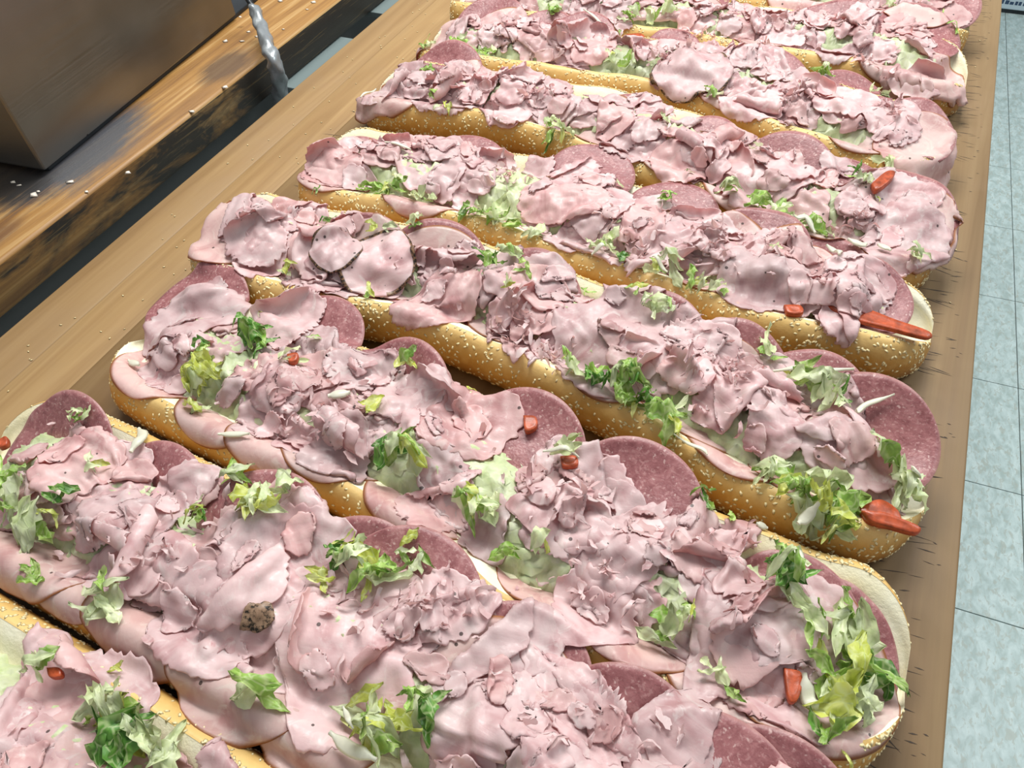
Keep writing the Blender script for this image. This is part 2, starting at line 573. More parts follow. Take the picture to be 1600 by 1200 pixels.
# knife marks: short shallow cuts across the bare strip
kv, kf = [], []
for k in range(640):
    x = rng.uniform(0.67, 0.752) if k < 560 else rng.uniform(0.10, 0.70)
    y = rng.uniform(0.0, 1.25)
    L = rng.choice([0.008, 0.014, 0.022, 0.030]) * rng.uniform(0.7, 1.3)
    L = max(0.003, min(L, 2 * min(x, W - 0.014 - x)))
    ang = rng.normal(0.05, 0.22)
    w = rng.uniform(0.00018, 0.0006)
    d = np.array([math.cos(ang), math.sin(ang)]) * L / 2
    nn = np.array([-d[1], d[0]]) / (L / 2) * w
    p = np.array([x, y])
    b0 = len(kv)
    for q in (p - d, p - nn, p + d, p + nn):
        kv.append((q[0], q[1], ZB + 0.00012))
    kf.append((b0, b0 + 1, b0 + 2, b0 + 3))
tag(build('knife_marks', np.array(kv), np.array(kf), M_MARK, wt, smooth=False), kind='stuff')

# ------------------------------------------------------------------ old work table on the left
ot = thing('old_work_table', (-0.4, 0.6, 0), 'old stained wooden work table with grimy dark edge, under the steel box', 'table')
V, F = box(-0.75, -0.084, -0.3, 1.75, ZB - 0.048, ZB, 0.004)
build('table_top', V, F, M_OLD, ot, smooth=True)
V, F = box(-0.70, -0.125, -0.2, 1.6, ZB - 0.16, ZB - 0.048, 0.002)
build('apron', V, F, M_DARKMETAL, ot, smooth=False)
for lx in (-0.68, -0.16):
    for ly in (-0.15, 1.5):
        V, F = box(lx - 0.03, lx + 0.03, ly - 0.03, ly + 0.03, 0.0, ZB - 0.16, 0.003)
        build('leg', V, F, M_DARKMETAL, ot, smooth=False)
for (y0, y1) in ((0.75, 0.900), (0.985, 1.6)):  # thin grey strips standing in for a pale band in the gap
    V, F = box(-0.110, -0.030, y0, y1, ZB - 0.056, ZB - 0.048, 0.001)
    tag(build('gap_strip', V, F, M_GREY, ot, smooth=False), 'grey strip in the gap')

# steel box on the old table
bx = thing('steel_box', (-0.34, 0.62, ZB), 'tall stainless steel box standing on a black base on the old table', 'appliance')
ang = math.atan2(-0.036, 0.379)


def rotbox(name, a0, a1, b0, b1, z0, z1, mat, bev, parent):
    """box in the frame of the steel box: a runs along its long face, b to the left"""
    V, F = box(a0, a1, b0, b1, z0, z1, bev)
    c = np.array([-0.151, 0.431])
    dA = np.array([math.sin(ang), math.cos(ang)])
    dB = np.array([-math.cos(ang), math.sin(ang)])
    P = np.column_stack([c[0] + V[:, 0] * dA[0] + V[:, 1] * dB[0], c[1] + V[:, 0] * dA[1] + V[:, 1] * dB[1], ZB + V[:, 2]])
    F = [f[:, ::-1] for f in F]
    return build(name, P, F, mat, parent, smooth=False)


rotbox('base_plate', 0.008, 0.62, 0.004, 0.36, 0.0, 0.006, M_BLACK, 0.0015, bx)
rotbox('housing', 0.0, 0.385, 0.0, 0.34, 0.006, 0.36, M_STEEL, 0.0025, bx)
# small bits of food on the table and the base
bv, bf = [], []
spots = [(135, 300, 0), (110, 285, 0), (352, 65, 0), (378, 65, 0), (352, 137, 0), (375, 27, .012), (438, 2, 0), (490, 4, 0), (443, 46, 0), (300, 175, 0),
         (60, 300, 0), (30, 290, 0), (20, 285, 0), (52, 306, 0), (388, 50, 0), (200, 270, 0), (402, 58, 0), (480, 15, 0)]
for (x, y, z) in spots:
    p = pix(x, y, z)
    s = rng.uniform(0.002, 0.0045)
    b0 = len(bv)
    q = rng.normal(0, 1, (6, 3)) * 0.15 + np.array([[1.4, 0, .3], [0, 1, .3], [-1.4, 0, .3], [0, -1, .3], [0, 0, .8], [0, 0, 0]])
    for w in q:
        bv.append(p + w * s * np.array([1, 1, 0.7]))
    for a, b in ((0, 1), (1, 2), (2, 3), (3, 0)):
        bf += [(b0 + a, b0 + b, b0 + 4), (b0 + b, b0 + a, b0 + 5)]
tag(build('food_crumbs', np.array(bv), np.array(bf), M_BITS, None, origin=np.array([-0.12, 0.6, ZB])),
    'tiny pale food crumbs scattered on the old work table', 'crumbs', kind='stuff')

# taped cable hanging over the edge of the old table into the gap
cb = thing('taped_cable', (-0.08, 0.80, ZB), 'black cable wrapped in crinkled silver duct tape over the old table edge', 'cable')
P = [pix(372, -22, 0.055), pix(388, 0, 0.045), pix(400, 18, 0.036), pix(409, 45, 0.026), pix(418, 72, 0.020), pix(427, 92, 0.014),
     pix(434, 115, -0.004), pix(438, 138, -0.03), pix(440, 160, -0.055), pix(441, 185, -0.09)]
P = np.array(P)
tt = np.linspace(0, len(P) - 1, 60)
PP = np.column_stack([np.interp(tt, np.arange(len(P)), P[:, i]) for i in range(3)])
for _ in range(6):
    PP[1:-1] = (PP[:-2] + 2 * PP[1:-1] + PP[2:]) / 4
V, F = tube(PP[:18], 0.0035, 10)
build('cable', V, F, M_BLACK, cb)
seg = PP[11:]
kk = len(seg)
V, F = tube(seg, 0.0072 + 0.0035 * np.linspace(0, 1, kk), 20)
th = np.arange(20) / 20 * 2 * np.pi
wr = 0.0011 * np.sin(th[None] * 3 + np.arange(kk)[:, None] * 0.55) + 0.0009 * np.sin(th[None] * 2 - np.arange(kk)[:, None] * 1.1) + rng.normal(0, 0.0003, (kk, 20))
ctr = seg[:, None]
dirv = V - ctr
V = ctr + dirv * (1 + wr[..., None] / np.linalg.norm(dirv, axis=2, keepdims=True))
n0 = V.shape[0] * V.shape[1]
V2 = np.vstack([V.reshape(-1, 3), seg[0], seg[-1]])
caps = [(j, (j + 1) % 20, n0) for j in range(20)] + [((kk - 1) * 20 + (j + 1) % 20, (kk - 1) * 20 + j, n0 + 1) for j in range(20)]
build('duct_tape_wrap', V2, [F, np.array(caps)], M_TAPE, cb)

# appliance standing on the floor far behind
p0 = pix(1558, 20, -ZB)
ap = thing('floor_appliance', (1.45, 3.75, 0), 'pale blue enamel appliance with a navy printed line standing on the tiled floor', 'appliance')
V, F = box(0.85, 2.05, 3.47, 4.1, 0.014, 0.85, 0.004)
build('front_panel', V, F, M_PANEL, ap, smooth=False)
V, F = box(0.86, 2.04, 3.474, 4.05, 0.0, 0.014, 0.0)
build('plinth', V, F, M_BLACK, ap, smooth=False)
pv, pf = [], []
xx = 1.03
while xx < 1.25:
    w = rng.uniform(0.006, 0.016)
    b0 = len(pv)
    h0 = 0.033
    h1 = h0 + rng.uniform(0.010, 0.015)
    pv += [(xx, 3.4695, h0), (xx + w, 3.4695, h0), (xx + w, 3.4695, h1), (xx, 3.4695, h1)]
    pf.append((b0, b0 + 1, b0 + 2, b0 + 3))
    xx += w + rng.uniform(0.002, 0.006)
build('printed_line', np.array(pv), np.array(pf), M_PRINT, ap, smooth=False)

# ------------------------------------------------------------------ sandwiches: shapes of the rolls
def smooth1(y, n=3):
    y = y.copy()
    for _ in range(n):
        y[1:-1] = (y[:-2] + 2 * y[1:-1] + y[2:]) / 4
    return y


XS = np.linspace(0.0, 0.80, 401)
ROWS = {
    'S0': ([(0.11, 0.985), (0.4, 0.99), (0.6, 0.985), (0.73, 0.960)], 0.11, 0.724),
    'S1': ([(0.11, 0.862), (0.4, 0.868), (0.6, 0.862), (0.73, 0.832)], 0.108, 0.728),
    'A': ([(0.12, 0.735), (0.253, 0.745), (0.44, 0.752), (0.541, 0.719), (0.60, 0.700), (0.66, 0.685), (0.73, 0.695)], 0.130, 0.716),
    'B': ([(0.13, 0.618), (0.20, 0.628), (0.278, 0.637), (0.348, 0.630), (0.44, 0.608), (0.52, 0.588), (0.60, 0.555), (0.66, 0.540), (0.73, 0.545)], 0.126, 0.722),
    'C': ([(0.13, 0.470), (0.20, 0.466), (0.255, 0.473), (0.356, 0.475), (0.457, 0.462), (0.542, 0.455), (0.59, 0.444), (0.673, 0.450), (0.73, 0.452)], 0.143, 0.726),
    'D': ([(0.11, 0.350), (0.157, 0.343), (0.258, 0.340), (0.345, 0.353), (0.434, 0.342), (0.506, 0.329), (0.552, 0.319), (0.614, 0.297), (0.67, 0.287), (0.73, 0.293)], 0.113, 0.735),
    'E': ([(0.13, 0.222), (0.203, 0.207), (0.296, 0.197), (0.378, 0.197), (0.465, 0.183), (0.51, 0.164), (0.60, 0.158), (0.677, 0.152), (0.73, 0.160)], 0.142, 0.735),
    'F': ([(0.12, 0.076), (0.231, 0.069), (0.36, 0.063), (0.50, 0.052), (0.60, 0.042), (0.74, 0.035)], 0.118, 0.735),
    'G': ([(0.12, -0.058), (0.24, -0.062), (0.40, -0.070), (0.74, -0.09)], 0.115, 0.73),
}
ORDER = ['S0', 'S1', 'A', 'B', 'C', 'D', 'E', 'F', 'G']
YF, YB = {}, {}
for k in ORDER:
    c = np.array(ROWS[k][0])
    YF[k] = smooth1(np.interp(XS, c[:, 0], c[:, 1]), 30)
for i, k in enumerate(ORDER):
    w = np.full_like(XS, 0.105)
    if i > 0:
        w = np.minimum(w, YF[ORDER[i - 1]] - 0.027 - YF[k])
    YB[k] = YF[k] + smooth1(np.maximum(w, 0.07), 30)

LAB = {
    'S0': 'open sesame sub at the worktop far end, past the one heaped with crumbled ham',
    'S1': 'open sesame sub heaped with finely crumbled ham over pale lettuce, near worktop far end',
    'A': 'open sesame sub with a black pepper-rimmed ham slice lying on its middle',
    'B': 'open sesame sub with a long bare wavy golden crust and one red tomato wedge',
    'C': 'open sesame sub with a thick bare heel and flat tomato slice under folded ham',
    'D': 'open sesame sub with lettuce spilling along its side and tomato dangling off its end',
    'E': 'open sesame sub with one round dark green lettuce leaf amid its heaped ham',
    'F': 'open sesame sub with broad ham sheets and one brown pepper-crusted scrap on top',
    'G': 'open sesame sub showing white crumb and bright lettuce, next to the one with pepper-crusted scrap',
}

# height field above the worktop
HX0, HY0, HR = -0.06, -0.20, 0.002
HNX, HNY = 460, 680
H = np.zeros((HNX, HNY), dtype=np.float32)


def hidx(x, y):
    return np.clip(((x - HX0) / HR).astype(np.int32), 0, HNX - 1), np.clip(((y - HY0) / HR).astype(np.int32), 0, HNY - 1)


def hget(x, y):
    fx = np.clip((x - HX0) / HR, 0, HNX - 1.001); fy = np.clip((y - HY0) / HR, 0, HNY - 1.001)
    i = fx.astype(np.int32); j = fy.astype(np.int32)
    a = fx - i; b = fy - j
    return (H[i, j] * (1 - a) + H[i + 1, j] * a) * (1 - b) + (H[i, j + 1] * (1 - a) + H[i + 1, j + 1] * a) * b


def hput(x, y, z):
    i, j = hidx(np.ravel(x), np.ravel(y))
    np.maximum.at(H, (i, j), np.ravel(z).astype(np.float32))


def hblur(n=1):
    global H
    for _ in range(n):
        H[1:-1] = np.maximum(H[1:-1], (H[:-2] + 2 * H[1:-1] + H[2:]) / 4)
        H[:, 1:-1] = np.maximum(H[:, 1:-1], (H[:, :-2] + 2 * H[:, 1:-1] + H[:, 2:]) / 4)


def profile(w):
    """closed cross-section (dy, z): crust from front rim round to back rim, then crumb back"""
    crust = np.array([(0.001, 0.0475), (-0.005, 0.0465), (-0.012, 0.040), (-0.0165, 0.031), (-0.0175, 0.022), (-0.0145, 0.012), (-0.007, 0.004),
                      (0.008, 0.0003), (w * 0.3, 0.0), (w * 0.7, 0.0), (w - 0.008, 0.0003), (w + 0.004, 0.006), (w + 0.009, 0.016), (w + 0.0095, 0.028), (w + 0.006, 0.039), (w, 0.0455), (w - 0.0025, 0.0462)])
    crumb = np.array([(w - 0.0025, 0.0460), (w - 0.010, 0.041), (w * 0.84, 0.034), (w * 0.68, 0.025), (w * 0.5, 0.021), (w * 0.32, 0.025), (w * 0.16, 0.034), (0.009, 0.042), (0.001, 0.0472)])
    crust[:, 1] *= 0.93; crumb[:, 1] *= 0.93
    crust[:8, 0] *= np.where(crust[:8, 0] < 0, 0.8, 1)
    return crust, crumb


def densify(P, k):
    """Catmull-Rom resample of a polyline, k steps a segment"""
    Q = np.vstack([2 * P[0] - P[1], P, 2 * P[-1] - P[-2]])
    out = []
    for i in range(1, len(Q) - 2):
        for t in np.arange(k) / k:
            a, b, c, d = Q[i - 1], Q[i], Q[i + 1], Q[i + 2]
            out.append(0.5 * (2 * b + (c - a) * t + (2 * a - 5 * b + 4 * c - d) * t * t + (3 * b - a - 3 * c + d) * t ** 3))
    out.append(P[-1])
    return np.array(out)


SW = {}
# low-poly sesame seed
_sv = np.array([(1.6, 0, 0), (0.5, 0.72, 0), (-1.1, 0.45, 0), (-1.1, -0.45, 0), (0.5, -0.72, 0), (0.1, 0, 0.55), (0.1, 0, -0.4)])
_sf = np.array([(0, 1, 5), (1, 2, 5), (2, 3, 5), (3, 4, 5), (4, 0, 5), (1, 0, 6), (2, 1, 6), (3, 2, 6), (4, 3, 6), (0, 4, 6)])
GROUP = 'open subs laid side by side on the worktop'
for k in ORDER:
    x0, x1 = ROWS[k][1], ROWS[k][2]
    xc = (x0 + x1) / 2
    yc = float(np.interp(xc, XS, (YF[k] + YB[k]) / 2))
    th_ = thing('sub_sandwich', (xc, yc, ZB), LAB[k], 'sandwich', GROUP)
    n = 150
    t = (1 - np.cos(np.linspace(0, np.pi, n))) / 2
    t = 0.35 * t + 0.65 * np.linspace(0, 1, n)
    xx = x0 + (x1 - x0) * t
    yf = np.interp(xx, XS, YF[k]); yb = np.interp(xx, XS, YB[k])
    de = np.minimum(xx - x0, x1 - xx)
    e = np.sqrt(np.clip(1 - (1 - np.clip(de / 0.042, 0, 1)) ** 2, 0.0, 1))
    crV, cbV = [], []
    wob = 0.0022 * np.sin(xx * 61 + ord(k[0])) + 0.0016 * np.sin(xx * 123 + 1.7 * ord(k[-1]))
    for i in range(n):
        w = yb[i] - yf[i]
        a, b = profile(w)
        a = densify(a, 3); b = densify(b, 2)
        eh = 0.30 + 0.70 * e[i] ** 0.8
        for arr, lst in ((a, crV), (b, cbV)):
            y = yf[i] + w / 2 + (arr[:, 0] - w / 2) * e[i]
            z = arr[:, 1] * (eh + wob[i] * 8)
            lst.append(np.column_stack([np.full(len(arr), xx[i]), y, z + ZB]))
    crV, cbV = np.array(crV), np.array(cbV)
    # uv: along, and height on the dome (1 at the rim)
    uvc = np.stack([np.broadcast_to(xx[:, None], crV.shape[:2]), np.clip((crV[..., 2] - ZB) / 0.047, 0, 1)], -1)
    bread = build('bread_crust', crV.reshape(-1, 3), grid_faces(n, crV.shape[1])[:, ::-1], M_CRUST, th_, uv=uvc.reshape(-1, 2))
    build('bread_crumb', cbV.reshape(-1, 3), grid_faces(n, cbV.shape[1])[:, ::-1], M_CRUMB, th_)
    for A_ in (crV, cbV):
        for s in np.linspace(0, 1, 5)[:-1]:
            for q in np.linspace(0, 1, 3)[:-1]:
                P_ = (A_[:-1, :-1] * (1 - s) * (1 - q) + A_[1:, :-1] * s * (1 - q) + A_[:-1, 1:] * (1 - s) * q + A_[1:, 1:] * s * q)
                hput(P_[..., 0], P_[..., 1], P_[..., 2] - ZB)
    # sesame seeds over the crust (one joined part of the crust)
    m_ = crV.shape[1]
    NV, NF = [], []
    dens = 2300
    ii = rng.uniform(1, n - 2, dens * 2); jj = rng.uniform(0.5, m_ - 2, dens * 2)
    cnt = 0
    for u, v_ in zip(ii, jj):
        i, j = int(u), int(v_)
        a, b = u - i, v_ - j
        p = crV[i, j] * (1 - a) * (1 - b) + crV[i + 1, j] * a * (1 - b) + crV[i, j + 1] * (1 - a) * b + crV[i + 1, j + 1] * a * b
        if p[2] - ZB < 0.003:
            continue
        du = crV[i + 1, j] - crV[i, j]; dv = crV[i, j + 1] - crV[i, j]
        nrm = np.cross(du, dv)
        ln = np.linalg.norm(nrm)
        if ln < 1e-10:
            continue
        nrm /= ln
        if nrm[2] < -0.55 and p[2] - ZB < 0.01:
            continue
        if np.dot(nrm, p - np.array([p[0], yc, ZB + 0.02])) < 0:
            nrm = -nrm
        dens_here = 0.5 + 0.5 * math.sin(p[0] * 47 + p[2] * 90 + ord(k[0])) * math.sin(p[0] * 19 + 2)
        if rng.random() > 0.45 + 0.55 * dens_here:
            continue
        d = rng.normal(0, 1, 3); d -= nrm * np.dot(d, nrm); d /= np.linalg.norm(d) + 1e-9
        s = np.cross(nrm, d)
        sc = rng.uniform(0.00105, 0.0015)
        NV.append(p + sc * (_sv[:, :1] * d + _sv[:, 1:2] * s + _sv[:, 2:] * nrm))
        NF.append(_sf + cnt * 7)
        cnt += 1
        if cnt >= dens:
            break
    sd = build('sesame_seeds', np.vstack(NV), np.vstack(NF), M_SEED, th_)
    sd.parent = bread
    sd['kind'] = 'stuff'
    SW[k] = dict(root=th_, x0=x0, x1=x1, yc=yc)


def nearest_row(x, y):
    best, bk = 9, None
    for k in ORDER:
        yf = float(np.interp(x, XS, YF[k])); yb = float(np.interp(x, XS, YB[k]))
        d = abs(y - (yf + yb) / 2)
        if d < best:
            best, bk = d, k
    return bk


# ------------------------------------------------------------------ thin slices: sheets that fold and settle
def catmull(A, u, v):
    """bicubic lookup of A (N,N,3) at params u, v"""
    N = A.shape[0]
    Pd = np.pad(A, ((1, 1), (1, 1), (0, 0)), mode='edge')
    Pd[0] = 2 * Pd[1] - Pd[2]; Pd[-1] = 2 * Pd[-2] - Pd[-3]
    Pd[:, 0] = 2 * Pd[:, 1] - Pd[:, 2]; Pd[:, -1] = 2 * Pd[:, -2] - Pd[:, -3]
    u = np.clip(u, 0, N - 1.0001); v = np.clip(v, 0, N - 1.0001)
    i = u.astype(int); j = v.astype(int)
    a = (u - i)[..., None]; b = (v - j)[..., None]

    def wts(t):
        return (0.5 * (-t + 2 * t * t - t ** 3), 0.5 * (2 - 5 * t * t + 3 * t ** 3), 0.5 * (t + 4 * t * t - 3 * t ** 3), 0.5 * (-t * t + t ** 3))
    wa, wb = wts(a), wts(b)
    out = 0
    for p in range(4):
        row = 0
        for q in range(4):
            row = row + wb[q] * Pd[i + p, j + q]
        out = out + wa[p] * row
    return out


def rest_shape(N, r, kind):
    u = np.linspace(-1, 1, N)
    U, Vv = np.meshgrid(u, u, indexing='ij')
    X = U * np.sqrt(1 - Vv ** 2 / 2); Y = Vv * np.sqrt(1 - U ** 2 / 2)
    if kind in ('salami', 'deli'):
        asp = 1.0 if kind == 'salami' else rng.uniform(0.9, 1.0)
        return np.stack([X * r, Y * r * asp], -1)
    th = np.arctan2(Y, X)
    sc = 1 + sum(rng.uniform(0, 0.16 / q) * np.cos(q * th + rng.uniform(0, 6.28)) for q in (2, 3, 4, 5, 7))
    asp = rng.uniform(0.55, 1.0)
    X, Y = X * sc * r, Y * sc * r * asp
    for _ in range(rng.integers(0, 3)):          # torn or cut straight sides
        a = rng.uniform(0, 6.28); d = r * rng.uniform(0.35, 0.8)
        nx, ny = math.cos(a), math.sin(a)
        over = np.maximum(X * nx + Y * ny - d, 0) * 0.92
        X, Y = X - over * nx, Y - over * ny
    return np.stack([X, Y], -1)


def pose(R2, style, r):
    """bend the flat sheet along one direction: returns xyz and a flap mask"""
    N = R2.shape[0]
    phi = rng.uniform(0, 6.28)
    c, s = math.cos(phi), math.sin(phi)
    p = R2[..., 0] * c + R2[..., 1] * s
    q = -R2[..., 0] * s + R2[..., 1] * c
    L = np.linspace(p.min() - 1e-4, p.max() + 1e-4, 400)
    ds = L[1] - L[0]
    x = (L - L[0]) / (L[-1] - L[0])
    if style == 'flat':
        ang = 0.25 * np.sin(2 * np.pi * x * rng.uniform(0.6, 1.6) + rng.uniform(0, 6.28))
    elif style == 'wave':
        nw = max(1.0, 2 * r / rng.uniform(0.020, 0.040))
        ang = rng.uniform(0.8, 1.45) * np.sin(2 * np.pi * x * nw + rng.uniform(0, 6.28)) + 0.3 * np.sin(2 * np.pi * x * nw * 0.43 + rng.uniform(0, 6.28))
    elif style == 'fold':
        x_f = rng.uniform(0.35, 0.7)
        rad = rng.uniform(0.003, 0.0055)
        wd = np.pi * rad / (L[-1] - L[0])
        ang = np.pi * 0.97 * np.clip((x - x_f) / wd, 0, 1) + 0.2 * np.sin(2 * np.pi * x * 1.3 + rng.uniform(0, 6.28))
    else:                                           # roll
        x_f = rng.uniform(0.4, 0.65)
        rad = rng.uniform(0.0055, 0.010)
        ang = np.clip((x - x_f) * (L[-1] - L[0]) / rad, 0, 5.2)
        ang = smooth1(ang, 40)
    cx = np.cumsum(np.cos(ang)) * ds; cz = np.cumsum(np.sin(ang)) * ds
    cx -= cx.mean()
    px = np.interp(p, L, cx); pz = np.interp(p, L, cz); pa = np.interp(p, L, ang)
    if style == 'wave':                             # fan the folds a little so they are not parallel
        pz = pz * (0.75 + 0.5 * (q - q.min()) / (np.ptp(q) + 1e-9))
    P = np.stack([px * c - q * s, px * s + q * c, pz - pz.min()], -1)
    flap = (pa > 1.6) if style == 'fold' else np.zeros_like(pa, bool)
    return P, flap


def rotm(ax, ay, az):
    cx, sx, cy, sy, cz, sz = math.cos(ax), math.sin(ax), math.cos(ay), math.sin(ay), math.cos(az), math.sin(az)
    Rx = np.array([[1, 0, 0], [0, cx, -sx], [0, sx, cx]]); Ry = np.array([[cy, 0, sy], [0, 1, 0], [-sy, 0, cy]]); Rz = np.array([[cz, -sz, 0], [sz, cz, 0], [0, 0, 1]])
    return Rz @ Ry @ Rx


def dist_solve(A, B, L, k):
    d = B - A
    l = np.sqrt((d * d).sum(-1)) + 1e-9
    c = d * (0.5 * k * (l - L) / l)[..., None]
    return c


def settle(pieces, N, steps=46, g=0.0011, bend=0.25):
    """pieces: dicts with rest (N,N,2), X (N,N,3), flap; lets all of them fall on the height field"""
    X = np.stack([p['X'] for p in pieces]).astype(np.float32)
    R2 = np.stack([p['rest'] for p in pieces]).astype(np.float32)
    flap = np.stack([p['flap'] for p in pieces])
    lift = np.where(flap, 0.0042, 0.0009).astype(np.float32)

    def rl(a, b):
        d = a - b
        return np.sqrt((d * d).sum(-1))
    pairs = []
    for par in (0, 1):
        n = (N - par) // 2
        sa = slice(par, par + 2 * n - 1, 2); sb = slice(par + 1, par + 2 * n, 2)
        pairs.append(((slice(None), sa), (slice(None), sb), 1.0))
        pairs.append(((slice(None), slice(None), sa), (slice(None), slice(None), sb), 1.0))
        pairs.append(((slice(None), sa, slice(0, N - 1)), (slice(None), sb, slice(1, N)), 0.7))
        pairs.append(((slice(None), sa, slice(1, N)), (slice(None), sb, slice(0, N - 1)), 0.7))
    Ls = [rl(R2[a], R2[b]) for a, b, _ in pairs]
    bl = [rl(X[:, 2:], X[:, :-2]), rl(X[:, :, 2:], X[:, :, :-2])]
    Pv = X.copy()
    for st in range(steps):
        vel = (X - Pv) * 0.82
        Pv = X.copy()
        X += vel
        X[..., 2] -= g
        for it in range(2):
            for (a, b, kk_), L in zip(pairs, Ls):
                c = dist_solve(X[a], X[b], L, kk_)
                X[a] += c
                X[b] -= c
            c = dist_solve(X[:, :-2], X[:, 2:], bl[0], bend); X[:, :-2] += c * 0.5; X[:, 2:] -= c * 0.5
            c = dist_solve(X[:, :, :-2], X[:, :, 2:], bl[1], bend); X[:, :, :-2] += c * 0.5; X[:, :, 2:] -= c * 0.5
            h = hget(X[..., 0], X[..., 1]) + lift
            hit = X[..., 2] < h
            X[..., 2] = np.where(hit, h, X[..., 2])
            if it == 1:
                f = np.where(hit, 0.75, 0.0)[..., None]
                X[..., :2] = X[..., :2] * (1 - f) + Pv[..., :2] * f
                Pv[..., 2] = np.where(hit, X[..., 2], Pv[..., 2])
    for p, x in zip(pieces, X):
        p['X'] = x


def raster(pieces, N):
    t = np.linspace(0, N - 1, 4 * N)
    U, V_ = np.meshgrid(t, t, indexing='ij')
    i = np.minimum(U.astype(int), N - 2); j = np.minimum(V_.astype(int), N - 2)
    a = (U - i)[..., None]; b = (V_ - j)[..., None]
    for p in pieces:
        A = p['X']
        Q = (A[i, j] * (1 - a) + A[i + 1, j] * a) * (1 - b) + (A[i, j + 1] * (1 - a) + A[i + 1, j + 1] * a) * b
        hput(Q[..., 0], Q[..., 1], Q[..., 2] + 0.0006)
    hblur(1)


def mesh_sheet(p, N, fine, name, mat, parent, thick, ragged):
    """settled sheet -> solid thin mesh with a (ragged) rim"""
    t = np.linspace(-1, 1, fine)
    U, V_ = np.meshgrid(t, t, indexing='ij')
    rr = np.maximum(abs(U), abs(V_))
    th = np.arctan2(V_, U)
    if ragged > 0:
        K = 4 * (fine - 1)
        ns = rng.random(K) ** 2.2 * ragged
        ns += ragged * 0.6 * np.clip(np.sin(np.arange(K) / K * 6.283 * rng.integers(3, 7) + rng.uniform(0, 6.28)), 0, 1) * rng.random(K)
        if rng.random() < 0.75:
            ns = (np.roll(ns, 1) + 1.6 * ns + np.roll(ns, -1)) / 3.2
        idx = (((th + np.pi) / (2 * np.pi)) * K).astype(int) % K
        wgt = np.clip((rr - 0.72) / 0.28, 0, 1) ** 1.5
        sc = 1 - ns[idx] * wgt
        Us, Vs = U * sc, V_ * sc
    else:
        Us, Vs = U, V_
    pu, pv = (Us + 1) / 2 * (N - 1), (Vs + 1) / 2 * (N - 1)
    P = catmull(p['X'].astype(np.float64), pu, pv)
    R3 = np.concatenate([p['rest'], np.zeros((N, N, 1))], -1)
    UV = catmull(R3, pu, pv)[..., :2]
    du = np.gradient(P, axis=0); dv = np.gradient(P, axis=1)
    nr = np.cross(du, dv)
    nr /= np.linalg.norm(nr, axis=2, keepdims=True) + 1e-12
    if ragged > 0:
        cr = np.zeros_like(rr)
        for _ in range(7):
            a_ = rng.uniform(0, 6.28); wl = rng.uniform(0.006, 0.016)
            cr += np.sin((UV[..., 0] * math.cos(a_) + UV[..., 1] * math.sin(a_)) * 6.283 / wl + rng.uniform(0, 6.28)) * wl * 0.016
        P = P + nr * cr[..., None]
        du = np.gradient(P, axis=0); dv = np.gradient(P, axis=1)
        nr = np.cross(du, dv)
        nr /= np.linalg.norm(nr, axis=2, keepdims=True) + 1e-12
    hw = thick / 2 * np.where(rr > 0.999, 0.35, 1.0)[..., None]
    top = P + nr * hw; bot = P - nr * hw
    off = np.array([0, 0, ZB])
    V3 = np.vstack([top.reshape(-1, 3), bot.reshape(-1, 3)]) + off
    n1 = fine * fine
    gf = grid_faces(fine, fine)
    ring = [i * fine for i in range(fine)] + [(fine - 1) * fine + j for j in range(1, fine)] + [i * fine + fine - 1 for i in range(fine - 2, -1, -1)] + [j for j in range(fine - 2, 0, -1)]
    ring = np.array(ring)
    r2 = np.roll(ring, -1)
    side = np.stack([ring, ring + n1, r2 + n1, r2], -1)
    uv = np.tile(UV.reshape(-1, 2), (2, 1))
    er = np.stack([rr, (th + np.pi) / (2 * np.pi)], -1).reshape(-1, 2)
    er = np.tile(er, (2, 1))
    return build(name, V3, [gf, gf[:, ::-1] + n1, side], mat, parent, uv=uv, uv2=er)


def make_piece(k, x, y, r, style, kind, N, tilt=0.25, drop=0.02, mat=None, spin=None):
    R2 = rest_shape(N, r, kind)
    P, flap = pose(R2, style, r)
    P = P @ rotm(rng.normal(0, tilt), rng.normal(0, tilt), rng.uniform(0, 6.28) if spin is None else spin).T
    P[..., 0] += x; P[..., 1] += y
    P[..., 2] -= P[..., 2].min()
    h = hget(P[..., 0], P[..., 1])
    P[..., 2] += max(0.002, float((h - P[..., 2]).max()) * 0.75) + drop * 0.2
    return dict(row=k, rest=R2, X=P, flap=flap, r=r, mat=mat, kind=kind)


# hand-read positions (pixels of the photograph), row by row: far edge of each salami slice
SALAMI = {   # third value: height of the far edge where the slice lies lower in the roll
    'S0': [(1300, -70), (1400, -60), (1480, -34)],
    'S1': [(800, -60, .046), (950, -50, .046), (1100, -30, .046), (1315, 0), (1442, 7)],
    'A': [(787, -5), (872, 18, .046), (925, 20, .048), (1060, 45, .046), (1211, 72), (1335, 115, .046), (1436, 151)],
    'B': [(715, 60), (860, 128, .046), (1000, 150, .046), (1120, 180, .046), (1242, 203), (1330, 250, .046), (1421, 268)],
    'C': [(590, 215, .046), (750, 214, .049), (944, 231, .049), (1069, 285, .046), (1198, 325), (1300, 370, .046), (1369, 399)],
    'D': [(405, 308), (594, 336), (710, 344), (850, 386), (1037, 450), (1165, 497), (1290, 545, .046), (1376, 580)],
    'E': [(354, 412, .044), (532, 464, .046), (650, 525), (844, 604), (1015, 685), (1250, 872, .036), (1310, 908, .034)],
    'F': [(135, 604), (280, 692, .048), (462, 742), (600, 805), (680, 830), (850, 950, .046), (1010, 1038), (1140, 1117), (1230, 1135)],
    'G': [],
}
